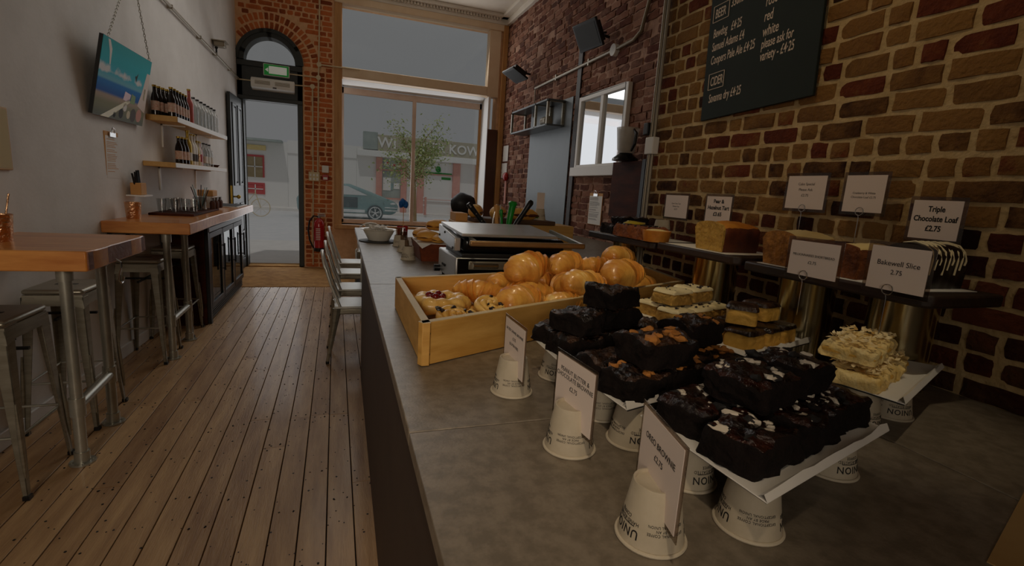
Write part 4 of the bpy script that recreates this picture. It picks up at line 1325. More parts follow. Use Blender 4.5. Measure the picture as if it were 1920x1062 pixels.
# ------------------------------------------------------------------ metal chairs along the far counter
def make_chair():
    t = thing('metal_chair', 'x', 'chair', group='pale metal chairs along the counter')
    s = 0.175
    st = MB().box((-s, -s, 0.43), (s, s, 0.45)).build('seat', 'pale_steel', t, bevel=0.018, seg=3)
    MB().box((-s + 0.01, -s + 0.005, 0.385), (s - 0.01, s - 0.005, 0.432)).build('skirt', 'steel_brushed', t, bevel=0.01)
    for sx_ in (-1, 1):
        for sy in (-1, 1):
            tx, ty = sx_ * (s - 0.02), sy * (s - 0.02)
            bx, by = sx_ * (s + (0.05 if sx_ < 0 else 0.01)), sy * (s + 0.02)
            lg = MB().tube([(tx, ty, 0.43), (tx + (bx - tx) * 0.25, ty + (by - ty) * 0.3, 0.30), (bx, by, 0.012)], [0.034, 0.022, 0.012], 8).build('leg', 'steel_brushed', t)
            MB().cyl((bx, by, 0), (bx, by, 0.02), 0.014, n=10).build('rubber_foot', 'black_plastic', lg)
    pts = [(-0.13, -s + 0.012, 0.44), (-0.20, -s + 0.01, 0.62), (-0.235, -s + 0.02, 0.74)]
    for k in range(9):
        a_ = PI * k / 8
        pts.append((-0.245 - 0.02 * math.sin(a_), -math.cos(a_) * (s - 0.025), 0.76 + 0.10 * math.sin(a_)))
    pts += [(-0.235, s - 0.02, 0.74), (-0.20, s - 0.01, 0.62), (-0.13, s - 0.012, 0.44)]
    MB().tube(pts, 0.011, 10).build('back_hoop', 'pale_steel', t)
    q = [(-0.17, -0.05, 0.44), (-0.17, 0.05, 0.44), (-0.262, 0.075, 0.85), (-0.262, -0.075, 0.85)]
    MB().slab(q, (0.004, 0, 0)).build('back_slat', 'pale_steel', t)
    return t


ch = make_chair()
ch.location = (0.165, 4.12, 0)
ch['label'] = 'pale metal chair tucked under the counter, nearest of the row'
dup(ch, (0.175, 4.78, 0), label='pale metal chair, second from the camera along the counter')
dup(ch, (0.18, 5.62, 0), label='pale metal chair just past the end of the counter')
dup(ch, (0.19, 6.35, 0), label='pale metal chair nearest the front door in the row')
dup(ch, (0.46, 7.45, 0), PI / 2, label='metal chair by the shop window, its back towards the counter')
t = thing('cafe_table', 'small white cafe table by the shop window', 'table', (0.75, 6.55, 0))
MB().box((-0.32, -0.32, 0.72), (0.32, 0.32, 0.75)).build('table_top', 'white_plastic', t, bevel=0.006)
for sx_ in (-1, 1):
    for sy in (-1, 1):
        MB().box((sx_ * 0.28 - 0.02, sy * 0.28 - 0.02, 0), (sx_ * 0.28 + 0.02, sy * 0.28 + 0.02, 0.72)).build('leg', 'white_plastic', t)

# ------------------------------------------------------------------ things at the far end of the counter
t = thing('slate_mat', 'dark round mat under the enamel bowl', 'mat', (0.325, 4.08, ZC))
MB().cyl((0, 0, 0), (0, 0, 0.008), 0.155, n=36).build('mat', 'slate', t, bevel=0.002)
t = thing('enamel_bowl', 'cream enamel bowl of white sachets on a dark mat', 'bowl', (0.325, 4.10, ZC + 0.008))
MB().lathe([(0, 0), (0.078, 0), (0.082, 0.004), (0.122, 0.08), (0.145, 0.086), (0.145, 0.090), (0.118, 0.086), (0.076, 0.01), (0, 0.01)], n=36).build('bowl', 'enamel', t)
sa = MB()
rs_ = random.Random(6)
for i in range(30):
    e = Euler((rs_.uniform(-.6, .6), rs_.uniform(-.6, .6), rs_.uniform(0, 6))).to_matrix()
    c_ = Vector((rs_.uniform(-.06, .06), rs_.uniform(-.06, .06), 0.06 + rs_.uniform(0, 0.05)))
    sa.add([c_ + e @ Vector(p) for p in ((-.03, -.02, 0), (.03, -.02, 0), (.03, .02, 0), (-.03, .02, 0), (0, 0, .008))], [(0, 1, 4), (1, 2, 4), (2, 3, 4), (3, 0, 4), (3, 2, 1, 0)])
o = sa.build('sachets', 'paper_white', t, smooth=False)
o['kind'] = 'stuff'

# paper cups, always upside down here; the print runs round the cone
CUP_H, RB, RT = 0.083, 0.045, 0.031     # standing on the wide rim
mat('paper_cup_base', (196, 184, 162), rough=0.7)


def wrap(me, a0, z0, flip=True):
    """lay flat lettering (x along, y up) on the upturned cup, head down"""
    for v in me.vertices:
        x_, y_, h_ = v.co
        z = z0 - y_
        r_ = RB + (RT - RB) * (z / CUP_H) + 0.0005 + h_
        a_ = a0 - x_ / RB
        v.co = (r_ * math.cos(a_), r_ * math.sin(a_), z)
    me.update()


def make_cup(full=True):
    t = thing('paper_cup', 'x', 'cup')
    MB().lathe([(RB, 0.003), (RT + 0.0005, CUP_H - 0.001), (RT, CUP_H), (RT - 0.003, CUP_H), (RT - 0.0035, CUP_H - 0.004), (0, CUP_H - 0.004)], n=40).build('wall', 'paper_cup', t)
    MB().tube([((RB + 0.001) * math.cos(2 * PI * i / 40), (RB + 0.001) * math.sin(2 * PI * i / 40), 0.0028) for i in range(40)], 0.0028, 8, closed=True).build('rolled_rim', 'paper_cup_base', t)
    if full:
        for base in (0.0, PI):
            for s_, sz, z0 in (('UNION', 0.0165, 0.021), ('HAND-ROASTED\nCOFFEE', 0.0068, 0.0375)):
                me = text_mesh(s_, sz, depth=0.0002, track=1.15, bold=0.0002 if sz > 0.01 else 0.0)
                wrap(me, base, z0)
                put('lettering', me, 'ink', t)
            bar = bpy.data.meshes.new('line')
            n = 14
            vs = [((i / n - 0.5) * 0.044, yy, 0.0003) for yy in (-0.0006, 0.0006) for i in range(n + 1)]
            bar.from_pydata(vs, [], [(i, i + 1, n + 2 + i, n + 1 + i) for i in range(n)])
            wrap(bar, base, 0.0305)
            put('lettering', bar, 'ink', t)
            me = text_mesh('EXCEPTIONAL COFFEE\nMADE BY AN\nEXCEPTIONAL UNION', 0.0052, depth=0.0002, track=1.1)
            wrap(me, base + PI / 2, 0.034)
            put('lettering', me, 'ink', t)
    return t


def rnd_rot(a_):
    return a_


cup0 = make_cup()
cup_used = [False]


def cup(label, x_, y_, rot, group=None, z=ZC):
    if not cup_used[0]:
        cup_used[0] = True
        cup0.location = (x_, y_, z)
        cup0.rotation_euler = (0, 0, rot)
        cup0['label'] = label
        if group:
            cup0['group'] = group
        return cup0
    o = dup(cup0, (x_, y_, z), rot, label)
    if group:
        o['group'] = group
    elif 'group' in o:
        del o['group']
    return o


gq = 'upturned cups beside the bread tin'
for i, (x_, y_, w_) in enumerate(((0.425, 3.10, 'nearest of the three by the bread tin'), (0.445, 3.48, 'middle one of the three by the bread tin'), (0.448, 3.80, 'farthest of the three by the bread tin'))):
    c_ = cup('upturned paper cup holding a card, ' + w_, x_, y_, 0.8 + i, gq)
    cd = tag(MB().box((-0.028, -0.001, 0), (0.028, 0.001, 0.06)).build('price_card', 'laminate_clear', None, loc=(x_, y_, ZC + CUP_H - 0.004), rot=0.5), 'small clear card slotted in upturned cup, ' + w_, 'card')

t = thing('bread_tin', 'rusty brown baking tin with white paper holding bread rolls', 'tin', (0.58, 3.18, ZC))
MB().slab([(-0.085, -0.15, 0), (0.085, -0.15, 0), (0.105, -0.17, 0.11), (-0.105, -0.17, 0.11)], (0, 0.004, 0)).slab([(-0.085, 0.15, 0), (0.085, 0.15, 0), (0.105, 0.17, 0.11), (-0.105, 0.17, 0.11)], (0, -0.004, 0)).slab([(-0.085, -0.15, 0), (-0.085, 0.15, 0), (-0.105, 0.17, 0.11), (-0.105, -0.17, 0.11)], (0.004, 0, 0)).slab([(0.085, -0.15, 0), (0.085, 0.15, 0), (0.105, 0.17, 0.11), (0.105, -0.17, 0.11)], (-0.004, 0, 0)).box((-0.085, -0.15, 0), (0.085, 0.15, 0.004)).build('tin', 'rust_tin', t)
MB().slab([(-0.115, -0.175, 0.112), (0.105, -0.18, 0.108), (0.11, 0.17, 0.112), (-0.105, 0.175, 0.112)], (0, 0, 0.003)).slab([(-0.115, -0.175, 0.112), (-0.03, -0.176, 0.112), (-0.09, -0.2, 0.085)], (0, 0.001, 0)).build('paper', 'paper_white', t)


def roll_mesh(seed, lx=0.075, ly=0.055, lz=0.04):
    b = MB()
    b.ball((0, 0, lz * 0.62), (lx, ly, lz * 0.66), 18, 10, 0, seed, 0.10)
    return b


def bread_roll(label, loc, rot, seed, group, sc=1.0):
    t = thing('bread_roll', label, 'bread', loc, rot, group)
    top = MB().ball((0, 0, 0.034), (0.078, 0.062, 0.036), 20, 10, 0, seed, 0.12)
    top.v = [(x_, y_, max(z, 0.028 + 0.004 * math.sin(x_ * 90))) for x_, y_, z in top.v]
    top.build('top_crust', 'roll_crust', t)
    bot = MB().ball((0, 0, 0.020), (0.076, 0.060, 0.021), 20, 8, 0, seed + 3, 0.10)
    bot.v = [(x_, y_, min(z, 0.024)) for x_, y_, z in bot.v]
    bot.build('bottom_crust', 'roll_crust', t)
    MB().ball((0, 0, 0.026), (0.074, 0.058, 0.007), 18, 5, 0, seed + 5, 0.25).build('filling', 'filling_dark', t)
    t.scale = (sc, sc, sc)
    return t


gr_ = 'filled bread rolls in the tin'
bread_roll('filled bread roll lying in front on the paper of the tin', (0.545, 3.10, ZC + 0.116), 0.3, 1, gr_)
bread_roll('filled bread roll at the back of the tin', (0.535, 3.28, ZC + 0.116), 1.1, 2, gr_)
bread_roll('filled bread roll balanced on top of the pile', (0.63, 3.22, ZC + 0.175), -0.3, 3, gr_, 1.05)
bread_roll('cut bread roll showing dark filling at the corner of the tin', (0.60, 3.05, ZC + 0.114), 1.4, 4, gr_, 0.75)

# red drink cups and blue paper flower
for i, (x_, y_) in enumerate(((0.55, 4.62), (0.605, 4.66))):
    t = thing('red_cup', ('red paper cup at the far end of counter, nearer the aisle', 'red paper cup at the far end of counter, nearer the wall')[i], 'cup', (x_, y_, ZC), 0, 'red cups')
    MB().lathe([(0, 0), (0.02, 0), (0.026, 0.085), (0.0265, 0.085), (0.025, 0.083), (0.019, 0.004), (0, 0.004)], n=16).build('cup', 'red_plastic', t)
t = thing('paper_flower', 'blue paper flower on a thin stick at the far end of the counter', 'flower', (0.565, 4.5, ZC))
MB().lathe([(0, 0), (0.03, 0), (0.02, 0.08), (0, 0.08)], n=14).build('vase', 'clear_glass', t)
MB().cyl((0, 0, 0.01), (0.0, 0, 0.27), 0.003, n=6).build('stem', 'wood_light', t)
for i in range(7):
    a_ = i * 0.9
    MB().ball((0.022 * math.cos(a_), 0.022 * math.sin(a_), 0.285 + 0.012 * (i % 3)), (0.022, 0.022, 0.028), 8, 6, 0, i, 0.3).build('petal', 'blue_paper', t)

# contact grill
GX0, GX1, GY0, GY1 = 0.52, 1.10, 2.22, 2.62
t = thing('contact_grill', 'steel contact grill with black lid and drip tray on the counter', 'grill', (0, 0, 0))
MB().box((GX0, GY0, ZC + 0.02), (GX1, GY1, 1.09)).build('base', 'bright_steel', t, bevel=0.006)
MB().box((GX0 + 0.01, GY0 - 0.003, 1.0), (GX1 - 0.01, GY0 + 0.01, 1.085)).build('front_plate', 'black_gloss', t)
dt = MB().box((GX0 + 0.06, GY0 - 0.012, 1.035), (GX0 + 0.36, GY0 - 0.003, 1.075)).build('drip_tray', 'steel_brushed', t, bevel=0.006)
MB().cyl((GX0 + 0.08, GY0 - 0.02, 1.055), (GX0 + 0.2, GY0 - 0.02, 1.055), 0.012, n=12).build('tray_handle', 'chrome', dt)
MB().box((GX0 + 0.03, GY0 + 0.0, 1.088), (GX1 - 0.02, GY1 - 0.03, 1.11)).build('lower_plate', 'black_metal', t, bevel=0.005)
MB().box((GX0 + 0.035, GY0 + 0.0, 1.112), (GX1 - 0.03, GY1 - 0.04, 1.185)).build('lid', 'black_gloss', t, bevel=0.02, seg=3)
sd = MB().slab([(GX0 - 0.004, GY0 + 0.02, 1.118), (GX0 - 0.004, GY0 + 0.02, 1.18), (GX0 - 0.004, GY1, 1.215), (GX0 - 0.004, GY1, 1.14)], (0.03, 0, 0)).build('side_plate', 'bright_steel', t, bevel=0.003)
sc_ = MB()
for (y_, z) in ((GY0 + 0.05, 1.13), (GY1 - 0.03, 1.16), (GY1 - 0.16, 1.185)):
    sc_.cyl((GX0 - 0.008, y_, z), (GX0 - 0.003, y_, z), 0.006, n=8)
sc_.build('screw', 'black_metal', sd)
MB().slab([(GX0 + 0.02, GY0 - 0.02, 1.19), (GX1 - 0.08, GY0 - 0.02, 1.19), (GX1 - 0.08, GY1 - 0.03, 1.215), (GX0 + 0.0, GY1 - 0.03, 1.215)], (0, 0, 0.014)).build('top_plate', 'bright_steel', t, bevel=0.003)
MB().box((GX0 + 0.04, GY0 - 0.10, 1.155), (GX1 + 0.03, GY0 - 0.075, 1.18)).build('handle_bar', 'bronze', t, bevel=0.006)
for x_ in (GX0 + 0.06, GX1 + 0.01):
    MB().slab([(x_, GY0 - 0.09, 1.16), (x_, GY0 - 0.09, 1.178), (x_, GY1 - 0.1, 1.212), (x_, GY1 - 0.1, 1.19)], (0.016, 0, 0)).build('handle_arm', 'steel_pipe', t)
k_ = MB()
for i in range(3):
    k_.cyl((GX0 - 0.006, GY1 - 0.12 - i * 0.03, 1.02), (GX0, GY1 - 0.12 - i * 0.03, 1.02), 0.006, n=8)
k_.build('indicator', 'black_metal', t)
MB().cyl((GX0 - 0.03, GY1 - 0.04, 0.985), (GX0, GY1 - 0.04, 0.985), 0.018, n=12).build('knob', 'black_plastic', t)
for x_ in (GX0 + 0.03, GX1 - 0.03):
    for y_ in (GY0 + 0.03, GY1 - 0.03):
        MB().cyl((x_, y_, ZC), (x_, y_, ZC + 0.022), 0.015, n=10).build('foot', 'black_plastic', t)

# knife box and knives behind the grill
t = thing('knife_box', 'steel utensil box holding kitchen knives behind the grill', 'box', (0.93, 2.80, ZC))
MB().box((-0.17, -0.05, 0), (0.17, -0.046, 0.23)).box((-0.17, 0.046, 0), (0.17, 0.05, 0.23)).box((-0.17, -0.046, 0), (-0.166, 0.046, 0.23)).box((0.166, -0.046, 0), (0.17, 0.046, 0.23)).box((-0.166, -0.046, 0), (0.166, 0.046, 0.004)).build('box', 'steel_brushed', t)


def knife(name, label, cat, base, tip, m, w=0.014, rivets=True, knob=False):
    t = thing(name, label, cat)
    b, e = Vector(base), Vector(tip)
    d_ = (e - b).normalized()
    s_ = MB()
    pts = [b + (e - b) * k for k in (0.0, 0.2, 0.5, 0.8, 0.93, 1.0)]
    rad = [w * 0.8, w, w * 0.85, w, w * 1.15, w * 0.7] if not knob else [w * 0.7, w * 0.9, w * 1.0, w * 1.05, w * 1.5, w * 1.0]
    s_.tube(pts, rad, 10)
    h = s_.build('handle', m, t)
    MB().tube([b - d_ * 0.14, b - d_ * 0.02, b + d_ * 0.01], [0.004, 0.011, 0.008], 6).build('blade', 'steel_pipe', t)
    if rivets:
        for k in (0.25, 0.55, 0.85):
            p = b + (e - b) * k
            MB().ball(p + Vector((-0.004, -w * 0.95, 0)), 0.0045, 8, 5).build('rivet', 'chrome', h)
    return t


knife('kitchen_knife', 'black-handled knife with rivets leaning over the grill', 'knife', (0.83, 2.80, 1.195), (0.715, 2.80, 1.325), 'black_plastic', 0.016)
knife('kitchen_knife', 'black-handled bread knife leaning towards the brick wall', 'knife', (1.005, 2.80, 1.20), (1.105, 2.80, 1.36), 'black_plastic', 0.017, False)
knife('kitchen_knife', 'knife with thick bright green handle', 'knife', (0.962, 2.79, 1.20), (0.985, 2.79, 1.35), 'green_plastic', 0.019, False, True)
knife('peeler', 'slim green-handled peeler beside the thick green knife', 'peeler', (0.925, 2.80, 1.19), (0.915, 2.80, 1.30), 'green_plastic', 0.010, False)
knife('wooden_tongs', 'pale wooden tongs with green loop among the knives', 'tongs', (0.895, 2.80, 1.19), (0.885, 2.80, 1.325), 'wood_light', 0.013, False)
t = thing('food_tongs', 'steel spring tongs standing among the knives', 'tongs', (0.865, 2.80, 1.06))
MB().tube([(0.0, 0, 0), (0.005, 0, 0.18), (0.022, 0, 0.265), (0.045, 0, 0.265), (0.05, 0, 0.16), (0.045, 0, 0.02)], 0.005, 8).build('arms', 'chrome', t)

# bread riser with filled baguettes
t = thing('wooden_riser', 'pale wooden riser block behind the grill carrying the bread boards', 'riser', (1.25, 3.42, ZC))
MB().box((-0.48, -0.12, 0), (0.40, 0.14, 0.235)).build('block', 'board_wood', t, bevel=0.006)
t = thing('bread_board', 'dark bread board with filled baguettes on the wooden riser', 'board', (1.15, 3.42, ZC + 0.235))
MB().box((-0.26, -0.14, 0), (0.34, 0.14, 0.03)).build('board', 'board_dark', t, bevel=0.006)


def baguette(label, loc, rot, seed, L_=0.13, w=0.05):
    t = thing('filled_baguette', label, 'bread', loc, rot, 'filled baguettes on the bread board')
    b = MB()
    n = 14
    b.tube([(-L_ + 2 * L_ * i / n, 0, w * 0.75) for i in range(n + 1)], [max(0.004, w * (1 - abs(2 * i / n - 1) ** 3.5) * (1 + 0.05 * math.sin(i * 2.2 + seed))) for i in range(n + 1)], 14)
    b.v = [(x_, y_, max(0.0, z)) for x_, y_, z in b.v]
    bo = b.build('bread', 'baguette', t)
    for k in range(3):
        x_ = -L_ * 0.5 + k * L_ * 0.45
        MB().tube([(x_ - 0.02, -w * 0.5, w * 1.52), (x_, 0.0, w * 1.72), (x_ + 0.02, w * 0.5, w * 1.52)], 0.004, 6).build('slash', 'icing', bo)
    MB().ball((0.01, -w * 0.78, w * 0.7), (L_ * 0.85, w * 0.3, 0.012), 14, 6, 0, seed, 0.3).build('filling', 'filling_dark', t)
    MB().ball((L_ * 0.8, -w * 0.2, w * 0.6), (0.025, 0.02, 0.012), 10, 6, 0, seed, 0.5).build('salad_leaf', 'salad', t)
    return t


baguette('filled baguette at the aisle end of the bread board', (0.93, 3.42, ZC + 0.265), 1.2, 1, 0.10)
baguette('filled baguette in the middle of the bread board', (1.09, 3.40, ZC + 0.265), 1.0, 2, 0.12)
baguette('filled baguette with chilli poking out at the wall end of board', (1.27, 3.38, ZC + 0.265), 0.15, 3, 0.13, 0.046)
t = cup('upturned paper cup holding a tall card on the bread board', 1.42, 3.42, 0.5, None, ZC + 0.265)
tag(MB().box((-0.03, -0.001, 0), (0.03, 0.001, 0.12)).build('price_card', 'card', None, loc=(1.42, 3.42, ZC + 0.265 + CUP_H - 0.004)), 'tall pale card in the cup on the bread board', 'card')
t = thing('cardboard_box', 'small brown cardboard box beside the bread rolls', 'box', (0.80, 3.45, ZC + 0.235))
MB().box((-0.025, -0.09, 0), (0.06, 0.09, 0.055)).build('carton', 'wood_light', t, bevel=0.003)
t = thing('black_bag', 'black rounded bag on the window sill behind the bread', 'bag', (2.05, 8.35, 0.72))
MB().ball((0, 0, 0.42), (0.22, 0.12, 0.20), 16, 10, 0, 2, 0.12).ball((0, 0, 0.2), (0.2, 0.11, 0.21), 14, 8, 0, 4, 0.1).build('bag', 'black_plastic', t)

# ------------------------------------------------------------------ on the far brick wall
t = thing('steel_panel', 'tall brushed steel splash panel fixed to the far brick wall', 'panel', (XF - 0.03, 0, 0))
MB().box((0, 5.76, ZC), (0.012, 7.15, 2.60)).build('sheet', 'steel_sheet', t, bevel=0.002)
MB().box((0.012, 5.8, ZC), (0.03, 5.86, 2.55)).box((0.012, 7.05, ZC), (0.03, 7.11, 2.55)).build('batten', 'plank_dark', t)
t = thing('wall_rack', 'open metal rack with two shelves on the steel panel', 'rack', (XF - 0.03, 0, 0))
for z in (2.26, 2.56):
    MB().box((-0.24, 5.97, z), (0, 7.36, z + 0.022)).build('shelf', 'steel_sheet', t, bevel=0.003)
for y_ in (5.98, 6.38, 7.33):
    MB().box((-0.24, y_, 2.26), (-0.21, y_ + 0.03, 2.58)).box((-0.03, y_, 2.26), (0.0, y_ + 0.03, 2.58)).box((-0.24, y_, 2.55), (0, y_ + 0.03, 2.58)).build('end_frame', 'steel_brushed', t)
MB().cyl((-0.12, 6.2, 2.35), (-0.12, 6.36, 2.35), 0.06, n=20).build('paper_roll', 'conduit', t)

t = thing('window_mirror', 'old white sash window frame used as a mirror on the brick wall', 'mirror', (XF - 0.045, 0, 0))
Y0, Y1, Z0, Z1 = 4.46, 5.52, 1.64, 2.54
MB().box((-0.02, Y0, Z0 + 0.1), (0.03, Y0 + 0.055, Z1)).box((-0.02, Y1 - 0.055, Z0 + 0.1), (0.03, Y1, Z1)).box((-0.02, Y0 + 0.055, Z1 - 0.05), (0.03, Y1 - 0.055, Z1)).box((-0.02, Y0 + 0.055, Z0 + 0.1), (0.03, Y1 - 0.055, Z0 + 0.13)).build('frame', 'white_paint', t, bevel=0.006)
MB().box((-0.02, 4.94, Z0 + 0.13), (0.025, 5.0, Z1 - 0.05)).build('mullion', 'white_paint', t, bevel=0.005)
MB().box((-0.06, Y0 - 0.01, Z0), (0.03, Y1 + 0.02, Z0 + 0.1)).build('sill', 'white_paint', t, bevel=0.005)
for y0, y1 in ((Y0 + 0.055, 4.94), (5.0, Y1 - 0.055)):
    MB().box((0.008, y0, Z0 + 0.13), (0.012, y1, Z1 - 0.05)).build('mirror_pane', 'mirror', t)


def floodlight(label, loc, rz, tilt):
    t = thing('floodlight', label, 'lamp', loc, (0, 0, rz))
    rm = Matrix.Rotation(tilt, 3, 'Y')
    hb = MB()
    hb.slab([rm @ Vector(p) for p in ((-0.05, -0.2, -0.14), (-0.05, 0.2, -0.14), (-0.05, 0.2, 0.14), (-0.05, -0.2, 0.14))], rm @ Vector((0.03, 0, 0)))
    hb.slab([rm @ Vector(p) for p in ((-0.02, -0.15, -0.10), (-0.02, 0.15, -0.10), (-0.02, 0.15, 0.10), (-0.02, -0.15, 0.10))], rm @ Vector((0.07, 0, 0)))
    hb.build('housing', 'black_metal', t, bevel=0.008)
    MB().slab([rm @ Vector(p) for p in ((-0.052, -0.17, -0.11), (-0.052, 0.17, -0.11), (-0.052, 0.17, 0.11), (-0.052, -0.17, 0.11))], rm @ Vector((0.001, 0, 0))).build('lens', 'slate', t)
    MB().tube([(0.05, -0.1, 0), (0.12, -0.1, 0.02), (0.16, 0, 0.02), (0.12, 0.1, 0.02), (0.05, 0.1, 0)], 0.01, 8).cyl((0.14, 0, 0.02), (0.24, 0, 0.02), 0.015, n=10).build('bracket', 'black_metal', t)
    return t


floodlight('black floodlight on the brick wall above the mirror', (XF - 0.24, 5.02, 3.08), 0.15, -0.5)
floodlight('black floodlight on the brick wall beside the shop window, tilted down', (XF - 0.24, 7.35, 3.14), 0.1, -1.1)

t = thing('wall_conduit', 'steel conduit rising along the far brick wall past the floodlights', 'conduit')
cx = XF - 0.035
MB().tube([(cx, 7.05, 2.905), (cx, 6.0, 2.91), (cx, 4.85, 2.92), (cx, 4.50, 2.93), (cx, 4.38, 2.98), (cx, 4.05, 3.9)], 0.018, 10).tube([(cx, 7.05, 2.905), (cx, 7.05, 2.5)], 0.008, 6).build('tube', 'conduit', t)
MB().cyl((cx - 0.02, 4.86, 2.92), (cx + 0.03, 4.86, 2.92), 0.06, n=18).build('junction_box', 'white_plastic', t)
for y_ in (5.4, 6.3):
    MB().box((cx - 0.015, y_, 2.88), (XF - 0.01, y_ + 0.025, 2.95)).build('clip', 'conduit', t)
t = thing('wall_conduit', 'vertical steel conduit with grey switch box at the corner of the near brick wall', 'conduit')
MB().tube([(XR - 0.03, YS - 0.03, 0.955), (XR - 0.03, YS - 0.03, 3.4)], 0.010, 10).build('tube', 'conduit', t)
MB().tube([(XR - 0.028, YS - 0.055, 0.955), (XR - 0.028, YS - 0.055, 3.4)], 0.008, 10).build('tube', 'conduit', t)
MB().box((XR - 0.05, YS - 0.08, 1.64), (XR - 0.012, YS - 0.01, 1.725)).build('switch_box', 'white_plastic', t, bevel=0.004)
MB().box((XR - 0.05, YS - 0.02, 1.74), (XR - 0.012, YS + 0.02, 1.80)).build('clip_box', 'black_metal', t, bevel=0.004)

t = thing('wooden_cabinet', 'narrow dark wooden box hung on the far brick wall', 'cabinet', (0, 0, 0))
MB().box((XF - 0.16, 3.93, 1.235), (XF - 0.03, 4.445, 1.76)).build('case', 'dark_wood', t, bevel=0.004)
MB().box((XF - 0.165, 3.88, 1.235), (XF - 0.03, 3.93, 1.77)).build('side', 'black_metal', t)
t = thing('coffee_jug', 'clear jug with black handle on a black lid plate above the wooden box', 'jug', (XF - 0.165, 4.22, 1.765))
MB().lathe([(0.125, 0.0), (0.12, 0.02), (0.06, 0.07), (0, 0.07)], n=24).build('plate', 'black_gloss', t)
MB().lathe([(0.0, 0.07), (0.07, 0.07), (0.085, 0.1), (0.105, 0.30), (0.107, 0.30), (0.103, 0.298), (0.08, 0.1), (0, 0.076)], n=24).build('jug', 'frosted_glass', t)
MB().tube([(0, -0.1, 0.28), (-0.01, -0.16, 0.24), (-0.01, -0.15, 0.15), (0, -0.09, 0.09)], [0.01, 0.016, 0.016, 0.01], 8).build('handle', 'black_plastic', t)
clipboard('clipboard', 'clipboard with cream paper on the far brick wall under the mirror', (XF - 0.016, 4.98, 1.455), None, 0.30, 0.35, (0, 0, PI), 'ink_grey')
t = thing('wall_notice', 'white notice sheets on the brick wall beside the shop window', 'notice', (XF - 0.02, 8.32, 1.62))
MB().box((0, -0.16, 0.3), (0.006, 0.1, 0.56)).box((0, -0.14, 0.02), (0.006, 0.14, 0.27)).build('sheet', 'paper_white', t)
t = thing('alarm_bell', 'round red alarm bell on the brick wall beside the shop window', 'alarm', (XF - 0.02, 8.15, 1.66))
MB().ball((-0.02, 0, 0), (0.05, 0.075, 0.075), 16, 8).build('dome', 'red_paint', t)
MB().box((-0.02, -0.03, -0.45), (0.0, 0.03, -0.07)).build('back_strip', 'shop_pink', t)

# ------------------------------------------------------------------ chalkboard on the near brick wall
cb = thing('chalkboard', 'dark green chalkboard menu on the near brick wall', 'chalkboard', (XR - 0.014, 1.65, 2.1), (-0.045, 0, 0))
MB().box((-0.012, -0.285, -0.32), (0, 0.275, 0.42)).build('board', 'chalkboard', cb, bevel=0.002)
XB = -0.0123


def chalk(s, size, y_, z, **kw):
    letter(s, size, (XB, y_, z), (0, -1, 0.02), (0, 0.02, 1), 'chalk', cb, shear=0.12, depth=0.0002, align='LEFT', bold=0.0004, **kw)


chalk('BEER', 0.052, 0.245, 0.115, xs=0.55)
chalk('330ml', 0.045, 0.155, 0.13, xs=0.6)
chalk('Bewdog   £4·25', 0.05, 0.245, 0.035, xs=0.5)
chalk('Samuel Adams £4', 0.05, 0.245, -0.02, xs=0.5)
chalk('Coopers Pale Ale £4·25', 0.05, 0.245, -0.075, xs=0.5)
chalk('CIDER', 0.052, 0.235, -0.165, xs=0.5)
chalk('Savanna dry £4·25', 0.05, 0.235, -0.235, xs=0.5)
chalk('rose', 0.055, -0.03, 0.07, xs=0.55)
chalk('red', 0.055, -0.03, 0.015, xs=0.55)
chalk('white', 0.055, -0.03, -0.04, xs=0.6)
chalk('please ask for', 0.05, -0.03, -0.085, xs=0.52)
chalk('variety - £4·25', 0.05, -0.03, -0.13, xs=0.52)
for (y0, y1, z0, z1) in ((0.255, 0.165, 0.085, 0.15), (0.245, 0.155, -0.195, -0.13)):
    q = MB()
    for a_, b_ in (((y0, z0), (y1, z0)), ((y1, z0), (y1, z1)), ((y1, z1), (y0, z1)), ((y0, z1), (y0, z0))):
        q.cyl((XB, a_[0], a_[1]), (XB, b_[0], b_[1]), 0.0015, n=6)
    q.build('chalk_box', 'chalk', cb)
